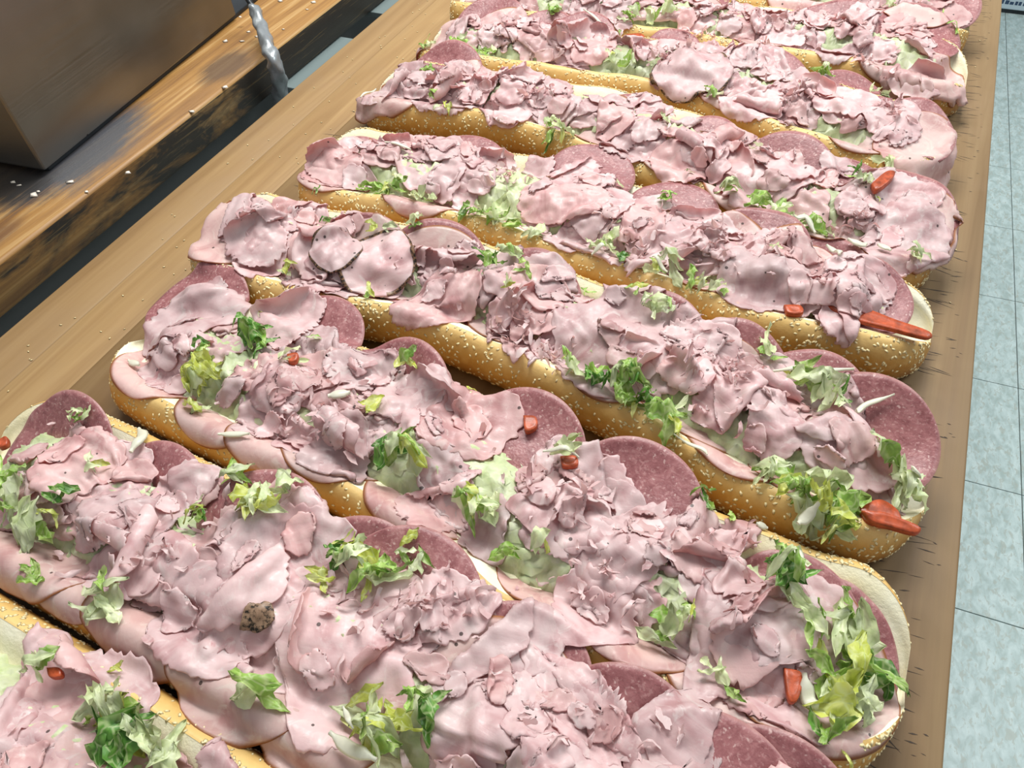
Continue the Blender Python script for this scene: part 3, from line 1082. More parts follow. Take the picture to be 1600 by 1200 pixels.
# outermost point of each round ham slice hanging over the near crust
DELI = {   # third value 1: hangs well over the crust
    'S0': [(1000, -30), (1250, 20), (1420, 50)],
    'S1': [(800, 20), (900, 30), (1060, 40), (1180, 75), (1400, 125), (1462, 150, 1)],
    'A': [(668, 85, 1), (770, 88, 1), (894, 112, 1), (1010, 125), (1135, 177, 1), (1236, 190), (1340, 240), (1440, 278, 1)],
    'B': [(585, 178, 1), (700, 168), (800, 185), (920, 225), (1045, 282, 1), (1165, 335, 1), (1290, 385), (1400, 412, 1)],
    'C': [(490, 296), (640, 337, 1), (740, 340), (860, 380), (990, 425), (1090, 455), (1220, 480)],
    'D': [(335, 412, 1), (440, 440), (520, 464, 1), (640, 474), (780, 535), (950, 622, 1), (1080, 685), (1160, 740, 1), (1260, 800)],
    'E': [(225, 618, 1), (335, 687, 1), (420, 735, 1), (495, 740, 1), (640, 833, 1), (850, 955, 1), (985, 1036, 1), (1130, 1116, 1), (1240, 1143, 1)],
    'F': [(30, 915, 1), (110, 950, 1), (205, 1040, 1), (340, 1140, 1), (460, 1200, 1), (700, 1260)],
    'G': [],
}
NB = 13
SALP = []
pcs = []
for k in ORDER:
    for i, sl in enumerate(SALAMI[k]):
        zt = sl[2] if len(sl) > 2 else 0.058
        q = pix(sl[0], sl[1], zt)
        r = rng.uniform(0.046, 0.050)
        r = min(r, max(0.036, (q[1] - float(np.interp(q[0], XS, YF[k])) - 0.006) / 1.9)) * (1 if zt > 0.05 else 0.88)
        R2 = rest_shape(NB, r, 'salami')
        P, flap = pose(R2, 'flat', r)
        P[..., 2] -= P[..., 2].mean()
        cyl = rng.uniform(2.0, 5.0)
        P[..., 2] += cyl * (P[..., 1] ** 2) * 0.7
        tl = rng.uniform(0.26, 0.40) * (1 if zt > 0.05 else 0.45)
        P = P @ rotm(tl, rng.normal(0, 0.06), rng.normal(0, 0.15)).T
        P[..., 0] += q[0]; P[..., 1] += q[1] - r * math.cos(tl)
        P[..., 2] += zt - P[NB // 2, -1, 2] + 0.0012 * (i % 3)
        h = hget(P[..., 0], P[..., 1])
        P[..., 2] = np.where(P[..., 2] < h + 0.0008, h + 0.0008, P[..., 2])
        P[1:-1, 1:-1] = (P[1:-1, 1:-1] * 2 + P[:-2, 1:-1] + P[2:, 1:-1] + P[1:-1, :-2] + P[1:-1, 2:]) / 6
        pcs.append(dict(row=k, rest=R2, X=P, flap=flap, r=r, mat=None, kind='salami'))
        if zt > 0.05 or zt < 0.04:
            SALP.append((q[0], q[1] - 0.008, 0.028))
raster(pcs, NB)
for p in pcs:
    mesh_sheet(p, NB, 23, 'salami_slice', M_SAL, SW[p['row']]['root'], 0.0016, 0.0)
pcs = []
for k in ORDER:
    for sl in DELI[k]:
        hang = len(sl) > 2
        q = pix(sl[0], sl[1], 0.032 if hang else 0.044)
        r = rng.uniform(0.043, 0.052)
        pcs.append(make_piece(k, q[0], q[1] + r * 0.90 - (0.012 if hang else -0.003), r, 'flat', 'deli', NB, tilt=0.08))
for par in (0, 1, 2):
    grp = pcs[par::3]
    settle(grp, NB, steps=44, g=0.0012, bend=0.12)
    raster(grp, NB)
for p in pcs:
    mesh_sheet(p, NB, 25, 'round_ham_slice', M_DELI, SW[p['row']]['root'], 0.0013, 0.0)

# ------------------------------------------------------------------ bed of chopped lettuce under the ham
for k in ORDER:
    x0, x1 = ROWS[k][1] + 0.03, ROWS[k][2] - 0.03
    n, m_ = 130, 24
    xx = np.linspace(x0, x1, n)
    ss = np.linspace(0.14, 0.86, m_)
    yf = np.interp(xx, XS, YF[k]); yb = np.interp(xx, XS, YB[k])
    Xg = np.broadcast_to(xx[:, None], (n, m_)).copy()
    Yg = yf[:, None] + (yb - yf)[:, None] * ss[None]
    e = np.clip(np.minimum(xx - x0, x1 - xx) / 0.03, 0, 1) ** 0.5
    hump = 1 - ((ss - 0.5) / 0.36) ** 2
    Z = (0.028 + 0.022 * hump[None]) * (0.45 + 0.55 * e[:, None])
    Z += rng.normal(0, 0.0022, Z.shape)
    Xg += rng.normal(0, 0.001, Z.shape); Yg += rng.normal(0, 0.001, Z.shape)
    hput(Xg, Yg, Z)
    for s in (0.25, 0.5, 0.75):
        hput(Xg[:-1] * (1 - s) + Xg[1:] * s, Yg[:-1] * (1 - s) + Yg[1:] * s, Z[:-1] * (1 - s) + Z[1:] * s)
    V3 = np.stack([Xg, Yg, Z + ZB], -1).reshape(-1, 3)
    tag(build('chopped_lettuce_bed', V3, grid_faces(n, m_), M_LP, SW[k]['root'], uv=V3[:, :2], smooth=True), kind='stuff')
hblur(3)

# ------------------------------------------------------------------ lettuce, tomato and onion read from the photograph
# (x, y, size in mm, kind) kind: g green, d dark, p pale, y yellow-green
LET = [
    (990, 10, 16, 'g'), (1020, 14, 16, 'p'), (1043, 12, 18, 'p'), (870, 8, 14, 'g'), (975, 19, 14, 'g'), (1393, 7, 14, 'p'), (1497, 27, 14, 'g'), (1480, 8, 10, 'd'),
    (1255, 72, 20, 'p'), (1275, 85, 20, 'g'), (1285, 108, 18, 'p'), (1394, 124, 14, 'p'), (1375, 120, 10, 'p'),
    (665, 54, 14, 'g'), (718, 52, 16, 'g'), (739, 58, 13, 'p'), (762, 62, 13, 'g'), (958, 82, 12, 'g'), (982, 86, 15, 'g'), (969, 40, 8, 'd'), (1110, 136, 14, 'p'), (1372, 235, 14, 'p'), (1396, 237, 14, 'p'), (1438, 271, 9, 'd'),
    (671, 94, 14, 'g'), (680, 148, 10, 'g'), (697, 153, 13, 'y'), (862, 180, 17, 'g'), (878, 192, 17, 'g'), (860, 195, 12, 'd'), (900, 207, 8, 'd'), (1041, 188, 10, 'g'), (1177, 228, 12, 'p'), (1074, 261, 7, 'd'),
    (1140, 294, 18, 'g'), (1195, 308, 20, 'g'), (1215, 318, 20, 'p'), (1245, 325, 18, 'p'), (1270, 335, 18, 'p'), (1297, 352, 14, 'p'), (1332, 282, 14, 'd'), (1350, 288, 12, 'p'), (1440, 388, 15, 'p'), (1375, 308, 9, 'g'),
    (568, 276, 18, 'g'), (600, 281, 20, 'g'), (492, 284, 9, 'd'), (619, 284, 18, 'g'), (650, 290, 14, 'p'), (672, 294, 14, 'p'), (738, 312, 16, 'g'), (772, 325, 22, 'g'), (803, 337, 16, 'g'), (834, 348, 16, 'p'), (725, 318, 10, 'd'), (969, 276, 9, 'p'), (1044, 297, 12, 'g'),
    (958, 365, 18, 'p'), (931, 380, 16, 'p'), (975, 394, 12, 'd'), (1028, 412, 14, 'g'), (1058, 409, 20, 'p'), (1080, 425, 14, 'g'), (1100, 438, 14, 'p'), (1127, 437, 13, 'p'), (1203, 394, 10, 'p'),
    (444, 410, 12, 'y'), (510, 332, 11, 'd'), (572, 442, 12, 'g'), (585, 358, 10, 'y'), (605, 362, 9, 'p'), (652, 355, 14, 'p'), (762, 409, 13, 'd'), (775, 415, 12, 'g'), (794, 402, 18, 'p'), (820, 430, 14, 'g'), (919, 434, 9, 'g'), (797, 466, 11, 'y'),
    (994, 463, 12, 'g'), (1022, 478, 18, 'p'), (1053, 484, 10, 'g'), (887, 556, 12, 'g'), (903, 566, 18, 'p'), (925, 572, 16, 'd'), (950, 582, 18, 'd'), (975, 592, 18, 'g'), (985, 612, 20, 'g'), (1005, 602, 16, 'd'), (1037, 628, 20, 'g'), (1044, 652, 20, 'g'), (1020, 618, 16, 'd'),
    (1200, 540, 18, 'g'), (1270, 580, 22, 'g'), (1290, 595, 22, 'g'), (1260, 600, 18, 'g'), (1306, 622, 18, 'p'), (1320, 617, 12, 'd'), (1382, 687, 10, 'd'), (1394, 703, 16, 'p'), (1400, 730, 22, 'p'), (1420, 745, 22, 'p'), (1440, 752, 16, 'p'), (1232, 727, 22, 'p'), (1247, 750, 22, 'g'), (1240, 770, 14, 'g'),
    (1300, 750, 24, 'p'), (1315, 775, 22, 'p'), (1281, 782, 22, 'g'), (1326, 808, 22, 'g'), (1262, 799, 16, 'p'), (1300, 800, 18, 'y'), (1200, 722, 14, 'p'),
    (390, 512, 20, 'd'), (405, 520, 22, 'd'), (395, 530, 16, 'd'), (310, 573, 22, 'y'), (300, 590, 18, 'y'), (325, 580, 16, 'y'), (291, 618, 14, 'y'), (316, 548, 14, 'd'), (488, 514, 10, 'g'), (457, 554, 16, 'p'), (588, 642, 14, 'y'), (637, 571, 14, 'g'),
    (620, 700, 20, 'd'), (640, 708, 22, 'g'), (650, 718, 16, 'g'), (733, 583, 8, 'y'), (744, 783, 16, 'p'), (746, 800, 18, 'g'), (760, 782, 16, 'p'), (797, 850, 14, 'g'), (851, 850, 14, 'y'), (881, 703, 18, 'p'), (1101, 770, 14, 'd'), (1150, 784, 10, 'g'),
    (1225, 892, 22, 'g'), (1243, 911, 22, 'd'), (1215, 905, 16, 'g'), (1285, 952, 18, 'g'), (1337, 945, 16, 'g'), (1325, 970, 24, 'p'), (1352, 985, 24, 'p'), (1345, 1026, 26, 'g'), (1410, 1027, 24, 'd'), (1310, 1060, 20, 'p'), (1325, 1085, 22, 'y'), (1352, 1078, 20, 'p'), (1290, 1020, 16, 'g'), (1304, 1138, 14, 'd'), (1342, 1172, 9, 'y'), (1030, 975, 14, 'g'), (1073, 955, 12, 'g'), (1048, 965, 13, 'g'), (1111, 1038, 12, 'p'), (1152, 1075, 10, 'g'),
    (125, 646, 12, 'g'), (148, 729, 12, 'y'), (7, 742, 16, 'g'), (10, 770, 18, 'g'), (34, 813, 24, 'p'), (15, 790, 20, 'p'), (78, 803, 12, 'y'), (101, 779, 14, 'd'), (37, 884, 14, 'g'), (370, 754, 18, 'g'), (398, 793, 20, 'y'), (418, 806, 18, 'y'), (420, 785, 16, 'p'), (456, 766, 14, 'p'), (314, 805, 12, 'd'), (312, 795, 12, 'y'),
    (148, 941, 18, 'p'), (180, 920, 16, 'p'), (497, 898, 13, 'y'), (516, 867, 12, 'd'), (585, 888, 22, 'g'), (600, 895, 20, 'g'), (554, 864, 16, 'p'), (540, 855, 12, 'y'), (635, 854, 12, 'y'), (665, 880, 13, 'p'), (628, 880, 10, 'g'), (402, 1077, 20, 'g'), (560, 1110, 24, 'y'), (595, 1125, 24, 'y'), (575, 1135, 20, 'p'), (664, 1110, 20, 'd'), (650, 1100, 14, 'g'), (595, 1164, 14, 'g'), (175, 1035, 9, 'y'),
    (180, 1100, 20, 'g'), (192, 1125, 22, 'g'), (188, 1160, 22, 'd'), (144, 1085, 20, 'p'), (240, 1176, 22, 'p'), (225, 1160, 18, 'p'), (60, 1032, 14, 'p'), (120, 650, 9, 'p'),
]
LETP = []
for (a, b, s, c) in LET:
    q = pix(a, b, 0.056)
    LETP.append((q[0], q[1], s / 1000, c, nearest_row(q[0], q[1])))
KEEP = np.array([(q[0], q[1], q[2]) for q in LETP] + SALP)


def blocked(x, y, r, f=0.55):
    d = np.hypot(KEEP[:, 0] - x, KEEP[:, 1] - y)
    return bool((d < KEEP[:, 2] * 0.5 + r * f).any())


# ------------------------------------------------------------------ shaved ham in layers
BIG = {   # larger sheets: (x, y, radius in mm, style, material)
    'S1': [(1130, 60, 40, 'wave', 0), (1330, 60, 38, 'fold', 0), (1430, 100, 36, 'wave', 0)],
    'A': [(1085, 95, 40, 'wave', 0), (1330, 140, 42, 'flat', 0), (700, 35, 36, 'fold', 0), (850, 50, 44, 'wave', 0), (1180, 140, 36, 'roll', 0), (1400, 170, 36, 'wave', 0), (930, 60, 34, 'roll', 0)],
    'B': [(1200, 265, 60, 'fold', 0), (1060, 230, 44, 'flat', 0), (960, 175, 38, 'fold', 0), (1430, 350, 44, 'fold', 0), (760, 115, 38, 'wave', 0), (600, 120, 40, 'roll', 0), (820, 110, 34, 'roll', 0), (1100, 215, 36, 'roll', 0), (1350, 310, 32, 'wave', 0)],
    'C': [(1320, 455, 46, 'fold', 0), (1190, 430, 40, 'flat', 0), (880, 300, 46, 'flat', 0), (510, 240, 40, 'roll', 0), (595, 225, 36, 'fold', 0), (1040, 370, 44, 'fold', 0), (700, 260, 34, 'wave', 0), (1000, 330, 34, 'wave', 0)],
    'D': [(600, 400, 40, 'flat', 0), (690, 445, 50, 'wave', 0), (960, 520, 54, 'flat', 0), (1210, 640, 40, 'wave', 0), (1320, 680, 42, 'fold', 0), (400, 370, 38, 'roll', 0), (500, 375, 40, 'fold', 0), (1060, 560, 36, 'wave', 0), (1130, 610, 36, 'fold', 0), (850, 440, 32, 'flat', 0)],
    'E': [(285, 485, 58, 'flat', 0), (440, 475, 38, 'wave', 0), (440, 590, 32, 'fold', 0), (735, 640, 40, 'flat', 0), (980, 850, 44, 'wave', 0), (1130, 980, 42, 'roll', 0), (1220, 960, 40, 'fold', 0), (560, 560, 36, 'wave', 0), (640, 610, 36, 'wave', 0), (880, 800, 36, 'flat', 0), (1100, 830, 36, 'wave', 0), (520, 680, 34, 'roll', 0), (930, 940, 34, 'flat', 0), (690, 735, 36, 'wave', 0), (755, 815, 34, 'wave', 0), (670, 775, 28, 'fold', 0)],
    'F': [(120, 720, 40, 'wave', 0), (450, 860, 52, 'flat', 0), (530, 1000, 60, 'flat', 0), (780, 1020, 52, 'fold', 0), (310, 960, 44, 'wave', 0), (230, 800, 36, 'wave', 0), (400, 930, 40, 'fold', 0), (240, 880, 34, 'fold', 0), (680, 940, 36, 'wave', 0), (900, 1090, 40, 'wave', 0), (1050, 1150, 40, 'flat', 0), (720, 1130, 46, 'wave', 0), (900, 1180, 46, 'fold', 0)],
    'G': [(40, 1060, 42, 'roll', 0), (60, 1150, 56, 'flat', 0), (140, 1190, 44, 'wave', 0), (320, 1230, 40, 'fold', 0)],
}


def rand_spot(k, lo, hi, marg):
    x = rng.uniform(ROWS[k][1] + marg, ROWS[k][2] - marg)
    s = rng.uniform(lo, hi)
    yf = float(np.interp(x, XS, YF[k])); yb = float(np.interp(x, XS, YB[k]))
    return x, yf + (yb - yf) * s


def in_view(x, y, pad=700):
    d = np.array([x, y, ZB + 0.06]) - CAM
    w = d @ FW
    a = 800 + d @ RT / w * FPX; b = 600 - d @ UP / w * FPX
    return -pad < a < 1600 + pad and -pad < b < 1200 + pad


def make_curl(k, x, y, r):
    """slice with one side rolled up into an open tube, laid on the heap"""
    R2 = rest_shape(NH, r, 'ham')
    P, flap = pose(R2, 'roll', r)
    P = P @ rotm(0, 0, rng.uniform(0, 6.28)).T
    P[..., 0] += x; P[..., 1] += y
    h = hget(P[..., 0], P[..., 1])
    hm = float(np.median(h))
    P[..., 2] += 0.5 * np.clip(h, hm - 0.012, hm + 0.008) + 0.5 * hm - 0.002
    P[1:-1, 1:-1, 2] = (P[1:-1, 1:-1, 2] * 2 + P[:-2, 1:-1, 2] + P[2:, 1:-1, 2]) / 4
    return dict(row=k, rest=R2, X=P, flap=flap, r=r, mat=None, kind='ham')


CURLS = [('C', 510, 235, 36), ('C', 640, 245, 30), ('D', 405, 360, 34), ('D', 500, 370, 32), ('B', 600, 120, 34), ('B', 690, 120, 28), ('B', 820, 105, 34), ('B', 1100, 215, 34), ('E', 545, 650, 38), ('E', 420, 465, 34), ('F', 220, 850, 34), ('A', 900, 45, 34), ('A', 1190, 135, 32), ('S1', 1440, 90, 34), ('G', 60, 1060, 36), ('D', 1335, 670, 36), ('E', 1190, 970, 34)]
STY = ['wave', 'wave', 'fold', 'roll', 'flat', 'wave', 'fold']
NH = 19
plan = [('rand', 16, 0.030, 0.044, 0.14, 0.88, 0.035), ('rand', 16, 0.022, 0.034, 0.12, 0.88, 0.03), ('rand', 14, 0.018, 0.028, 0.14, 0.86, 0.035), ('rand', 8, 0.020, 0.030, 0.66, 0.98, 0.022), ('big',), ('curl', 6, 0.020, 0.030, 0.2, 0.8, 0.05), ('rand', 18, 0.011, 0.021, 0.15, 0.85, 0.04), ('rand', 12, 0.009, 0.016, 0.15, 0.85, 0.04)]
for li, pl in enumerate(plan):
    pcs = []
    for k in ORDER:
        if pl[0] == 'big':
            for (a, b, r, st, mt) in BIG.get(k, []):
                q = pix(a, b, 0.060)
                pcs.append(make_piece(k, q[0], q[1], r / 1000 * rng.uniform(0.92, 1.05), st, 'ham', NH, tilt=0.15, mat=mt))
        else:
            got, tries = 0, 0
            while got < pl[1] and tries < 200:
                tries += 1
                g_ = 0.62 if k == 'G' else 1
                x, y = rand_spot(k, pl[4] * g_, pl[5] * g_, pl[6])
                r = rng.uniform(pl[2], pl[3])
                if li > 0 and blocked(x, y, r, 0.25 if li == 1 else 0.42):
                    continue
                got += 1
                if not in_view(x, y):
                    continue
                if pl[0] == 'curl':
                    pcs.append(make_curl(k, x, y, r))
                else:
                    pcs.append(make_piece(k, x, y, r, STY[rng.integers(len(STY))], 'ham', NH, tilt=0.3))
    if pl[0] == 'curl':
        pcs += [make_curl(k, *pix(a, b, 0.062)[:2], r / 1000) for (k, a, b, r) in CURLS]
    else:
        settle(pcs, NH, steps=40, g=0.0008, bend=0.55)
    raster(pcs, NH)
    for p in pcs:
        mat = M_HAMP if p['mat'] == 'p' else (M_HAM2 if rng.random() < 0.22 else M_HAM)
        fine = 39 if p['r'] > 0.034 else (25 if p['r'] > 0.02 else 19)
        mesh_sheet(p, NH, fine, 'shaved_ham_slice', mat, SW[p['row']]['root'], 0.0007, 0.24 if p['r'] < 0.034 else 0.16)

# slices with a black pepper rind, lying on top
for (k, a, b, r, yaw) in (('A', 1082, 88, 0.046, 3.9), ('D', 585, 385, 0.036, 2.2), ('D', 520, 375, 0.024, 4.4)):
    q = pix(a, b, 0.068)
    p = make_piece(k, q[0], q[1], r, 'flat', 'deli', NH, tilt=0.08, spin=yaw)
    settle([p], NH, steps=36, g=0.0009, bend=0.3)
    o = mesh_sheet(p, NH, 31, 'shaved_ham_slice', M_HAMP, SW[k]['root'], 0.0012, 0.03)
    o['label'] = 'ham slice with a black pepper rind'
    raster([p], NH)

# the one brown pepper-crusted scrap
q = pix(382, 945, 0.07)
p = make_piece('F', q[0], q[1], 0.013, 'flat', 'ham', NH, tilt=0.1)
settle([p], NH, steps=30)
o = mesh_sheet(p, NH, 15, 'peppered_ham_scrap', M_SCRAP, SW['F']['root'], 0.0012, 0.15)
o['label'] = 'brown pepper-crusted scrap of ham'
raster([p], NH)

# small torn flakes of ham, too small to pick apart: one part for each sandwich
CRUMBLE = {'S1': [(1130, 25, 40), (1190, 40, 30), (1350, 70, 30)], 'F': [(560, 925, 30), (690, 930, 30), (230, 850, 40), (960, 1120, 40)], 'E': [(520, 600, 40), (460, 630, 30), (860, 760, 50), (960, 890, 40), (1150, 850, 40)],
           'B': [(840, 130, 25), (1330, 320, 20)], 'C': [(780, 250, 30), (980, 340, 40), (1130, 360, 30)], 'D': [(800, 480, 25), (1100, 590, 40), (1180, 560, 30), (860, 530, 25)], 'A': [(1040, 70, 25), (1240, 130, 25), (1410, 150, 25)], 'S0': [], 'G': []}
for k in ORDER:
    NV, NF, NU = [], [], []
    cnt = 0
    pts = []
    for _ in range(26):
        x, y = rand_spot(k, 0.12, 0.88, 0.04)
        pts.append((x, y))
    for (a, b, s) in CRUMBLE[k]:
        q = pix(a, b, 0.065)
        for _ in range(26):
            pts.append((q[0] + rng.normal(0, s / 1000 * 0.45), q[1] + rng.normal(0, s / 1000 * 0.35)))
    for (x, y) in pts:
        if not in_view(x, y, 300) or blocked(x, y, 0.005, 0.3):
            continue
        sz = rng.uniform(0.002, 0.0055)
        g = np.linspace(-1, 1, 4)
        U, V_ = np.meshgrid(g, g, indexing='ij')
        X = U * np.sqrt(1 - V_ ** 2 / 2) * sz * rng.uniform(0.8, 1.6); Y = V_ * np.sqrt(1 - U ** 2 / 2) * sz * rng.uniform(0.2, 0.55)
        jit = rng.normal(0, sz * 0.13, (4, 4, 2))
        Z = (rng.uniform(-0.8, 0.8) * X ** 2 + rng.uniform(-1, 1) * Y ** 2) / sz
        P = np.stack([X + jit[..., 0], Y + jit[..., 1], Z], -1) @ rotm(rng.normal(0, 0.55), rng.normal(0, 0.55), rng.uniform(0, 6.28)).T
        P[..., 2] -= P[..., 2].min() * 0.7
        P += np.array([x, y, float(hget(np.array([x]), np.array([y]))[0])])
        NV.append(P.reshape(-1, 3)); NF.append(grid_faces(4, 4, off=cnt * 16)); NU.append(P.reshape(-1, 3)[:, :2]); cnt += 1
    if cnt:
        V3 = np.vstack(NV) + np.array([0, 0, ZB])
        er = np.zeros((len(V3), 2))
        tag(build('ham_flakes', V3, np.vstack(NF), M_HAM, SW[k]['root'], uv=np.vstack(NU), uv2=er), kind='stuff')

# ------------------------------------------------------------------ lettuce shreds, placed piece by piece
LM = {'g': M_LG, 'd': M_LD, 'p': M_LP, 'y': M_LY}


def lettuce_piece(x, y, L, Wd, mat, root, lift=0.001, yaw=None):
    n, m_ = 11, 7
    u = np.linspace(-1, 1, n)[:, None]; v = np.linspace(-1, 1, m_)[None]
    wprof = (1 - np.abs(u) ** 3) * (0.75 + 0.25 * np.sin(u * rng.uniform(2, 5) + rng.uniform(0, 6)))
    edge = 1 + rng.uniform(-0.25, 0.25, (n, m_)) * (np.abs(v) > 0.8)
    X = np.broadcast_to(u * L, (n, m_)) + rng.uniform(-1, 1, (n, m_)) * L * 0.05
    Y = v * Wd * wprof * edge + 0.25 * L * rng.uniform(-1, 1) * u ** 2
    ruff = rng.uniform(0.15, 0.4) * Wd
    Z = ruff * np.sin(u * rng.uniform(5, 10) + v * rng.uniform(-2, 2) + rng.uniform(0, 6)) * np.abs(v) ** 1.0 \
        + rng.uniform(-0.2, 0.6) * Wd * v ** 2 + rng.uniform(-0.35, 0.25) * L * u ** 2 + 0.12 * Wd * np.sin(v * 7 + u * 3)
    P = np.stack([X, Y, Z], -1) @ rotm(rng.normal(0, 0.4), rng.normal(0, 0.35), rng.uniform(0, 6.28) if yaw is None else yaw).T
    P[..., 0] += x; P[..., 1] += y
    h = hget(P[..., 0], P[..., 1])
    base = float(hget(np.array([x]), np.array([y]))[0])
    h = np.clip(h, base - 0.014, base + 0.008)
    P[..., 2] = 0.6 * h + 0.4 * base + P[..., 2] - P[..., 2].min() * 0.75 + lift
    hput(P[..., 0], P[..., 1], P[..., 2])
    uv = np.stack([np.broadcast_to(u * L, (n, m_)), np.broadcast_to(v * Wd, (n, m_))], -1).reshape(-1, 2)
    build('lettuce_shred', P.reshape(-1, 3) + np.array([0, 0, ZB]), grid_faces(n, m_), mat, root, uv=uv)


MIXK = {'g': 'ggggppy', 'd': 'ddddg', 'p': 'ppppgp', 'y': 'yyyp'}
for (x, y, s, c, k) in LETP:
    npc = 2 if s < 0.011 else (3 if s < 0.018 else 4)
    for _ in range(npc):
        cc = MIXK[c][rng.integers(len(MIXK[c]))]
        L = s * rng.uniform(0.40, 0.75)
        lettuce_piece(x + rng.normal(0, s * 0.22), y + rng.normal(0, s * 0.18), L, L * rng.uniform(0.22, 0.6), LM[cc], SW[k]['root'])


# onion strips: (start, middle, end) pixels and width in mm
def strip(pts, wmm, k, z=0.062, name='onion_strip', mat=None):
    P = np.array([pix(a, b, z) for a, b in pts])
    P = densify(P, 8 if len(pts) == 2 else 6)
    hh = hget(P[:, 0], P[:, 1])
    P[:, 2] = ZB + smooth1(np.maximum(hh, hh.max() - 0.012), 4) + 0.003
    t = np.gradient(P, axis=0); t /= np.linalg.norm(t, axis=1)[:, None]
    side = np.cross(t, (0, 0, 1.0)); side /= np.linalg.norm(side, axis=1)[:, None]
    n = len(P)
    tp = np.clip(np.minimum(np.arange(n), n - 1 - np.arange(n)) / (n * 0.25), 0.35, 1)
    w = wmm / 2000
    prof = [(-1, 0), (-0.6, 0.5), (0.6, 0.5), (1, 0), (0.6, -0.35), (-0.6, -0.35)]
    V = np.stack([P + side * (a * w * tp)[:, None] + np.array([0, 0, 1.0]) * (b * w * 0.75) for a, b in prof], 1)
    caps = [np.arange(6)[None, ::-1], np.arange(6)[None] + (n - 1) * 6]
    build(name, V.reshape(-1, 3), [grid_faces(n, 6, True)] + caps, mat or M_ONION, SW[k]['root'])


for pts, w, k in [
    ([(196, 640), (207, 662), (192, 690)], 8, 'F'),
    ([(1213, 562), (1270, 566), (1337, 570)], 5, 'D'), ([(1340, 636), (1360, 615), (1402, 607)], 4, 'D'),
    ([(1293, 378), (1308, 392), (1306, 412)], 6, 'B'), ([(1330, 358), (1350, 364), (1362, 360)], 7, 'B'), ([(1240, 335), (1262, 330), (1280, 345)], 6, 'B'),
    ([(912, 2), (935, 12), (948, 30)], 4, 'A'), ([(600, 215), (640, 222)], 4, 'B'), ([(558, 128), (580, 100)], 4, 'B'),
    ([(1425, 735), (1445, 728)], 8, 'D'), ([(1250, 810), (1275, 795)], 7, 'D'), ([(178, 528), (198, 540)], 6, 'E'),
    ([(510, 612), (545, 606)], 8, 'E'), ([(330, 660), (380, 658)], 5, 'E'), ([(1265, 1040), (1275, 1075), (1290, 1098)], 8, 'E'),
    ([(848, 702), (905, 712)], 4, 'E'), ([(508, 1135), (545, 1165), (585, 1182)], 7, 'F'), ([(540, 1110), (560, 1150)], 3, 'F'),
    ([(1228, 855), (1248, 890)], 8, 'E'), ([(400, 448), (440, 440)], 5, 'D'), ([(925, 380), (950, 372)], 5, 'C'), ([(1380, 360), (1400, 372)], 6, 'B'),
    ([(1055, 665), (1100, 680), (1110, 690)], 3, 'D'), ([(1190, 795), (1210, 800)], 5, 'E'), ([(1020, 395), (1045, 410)], 4, 'C'),
]:
    strip(pts, w, k)


# tomato slices: flat wedges of a round slice
def tomato(pts, k, z, th=0.005, lift=None, label=None):
    P = np.array([pix(a, b, z) for a, b in pts])
    if z > 0.05 and lift is None:
        z = float(np.median(hget(P[:, 0], P[:, 1]))) + 0.001
    c = P.mean(0)
    n0 = len(P)
    P = densify(np.vstack([P, P[:1]]), 5)[:-1]
    n = len(P)
    rings = []
    for s, dz in ((0.0, 0.8), (0.5, 0.8), (0.90, 1.0), (0.98, 0.7), (1.0, 0.0), (0.98, -0.7), (0.6, -0.9)):
        Q = c + (P - c) * s
        hz = z if lift is None else 0
        Q[:, 2] = ZB + z + dz * th / 2 
        if lift is not None:
            Q[:, 2] = ZB + np.maximum(hget(Q[:, 0], Q[:, 1]) * 0 + z, 0) + dz * th / 2 - np.clip((c[1] - Q[:, 1]) * lift, -0.01, 0.02)
        rings.append(Q)
    V = np.array(rings)
    o = build('tomato_slice', V.reshape(-1, 3), grid_faces(len(rings), n, True), M_TOM, SW[k]['root'])
    if label: o['label'] = label


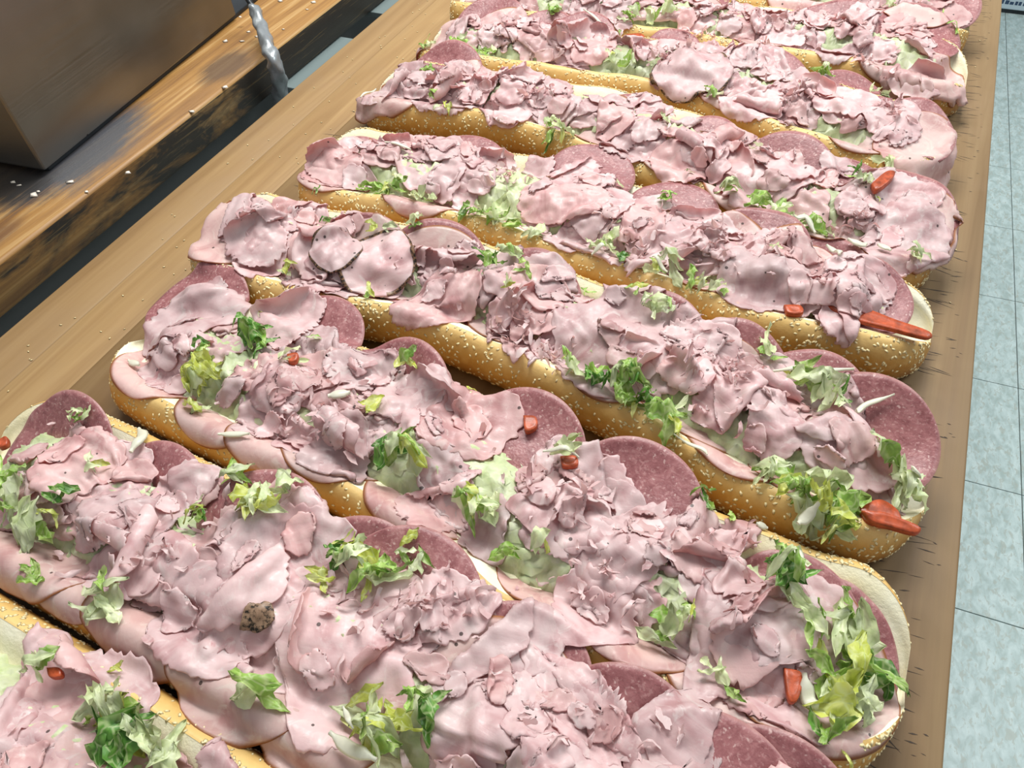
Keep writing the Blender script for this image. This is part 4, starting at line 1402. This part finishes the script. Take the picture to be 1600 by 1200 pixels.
tomato([(1288, 478), (1345, 482), (1400, 502), (1452, 520), (1448, 530), (1395, 517), (1330, 500)], 'C', 0.047, 0.004)
tomato([(1228, 465), (1255, 466), (1258, 478), (1235, 478)], 'C', 0.055)
tomato([(1362, 285), (1385, 266), (1400, 266), (1392, 280), (1370, 295)], 'B', 0.064, 0.006)
tomato([(980, 27), (1005, 26), (1010, 36), (985, 37)], 'S1', 0.062)
tomato([(816, 630), (836, 632), (838, 648), (820, 655)], 'E', 0.064)
tomato([(875, 712), (900, 712), (902, 726), (880, 728)], 'E', 0.06)
tomato([(1232, 1030), (1262, 1040), (1256, 1080), (1240, 1082)], 'E', 0.060)
tomato([(1350, 775), (1385, 762), (1415, 780), (1420, 805), (1395, 805), (1365, 798)], 'D', 0.058, 0.005)
tomato([(1345, 800), (1375, 803), (1410, 815), (1437, 827), (1430, 835), (1395, 826), (1360, 815)], 'D', 0.052, 0.005, lift=0.2, label='red tomato strip dangling off the end')
tomato([(1422, 247), (1440, 244), (1442, 254), (1425, 256)], 'A', 0.055)
tomato([(0, 690), (12, 684), (14, 696), (0, 702)], 'F', 0.050)
tomato([(75, 1045), (95, 1045), (98, 1058), (80, 1060)], 'G', 0.05)
tomato([(445, 546), (462, 544), (460, 556), (448, 558)], 'E', 0.062)

# crumbs and fallen seeds on the bare wood
NV, NF = [], []
cnt = 0
for _ in range(170):
    if rng.random() < 0.55:
        x, y = rng.uniform(0.60, 0.745), rng.uniform(0.10, 1.05)
    else:
        x, y = rng.uniform(0.02, 0.14), rng.uniform(0.05, 0.95)
    i, j = hidx(np.array([x]), np.array([y]))
    if H[i[0], j[0]] > 0.001:
        continue
    a = rng.uniform(0, 6.28)
    R_ = rotm(0, 0, a)
    NV.append((_sv * rng.uniform(0.0007, 0.0011)) @ R_.T + np.array([x, y, ZB + 0.0005]))
    NF.append(_sf + cnt * 7); cnt += 1
tag(build('fallen_sesame_seeds', np.vstack(NV), np.vstack(NF), M_SEED, None, origin=np.array([0.4, 0.5, ZB])),
    'loose sesame seeds scattered on the bare maple worktop', 'seeds', kind='stuff')

for o in bpy.data.objects:
    if '_o' in o:
        del o['_o']
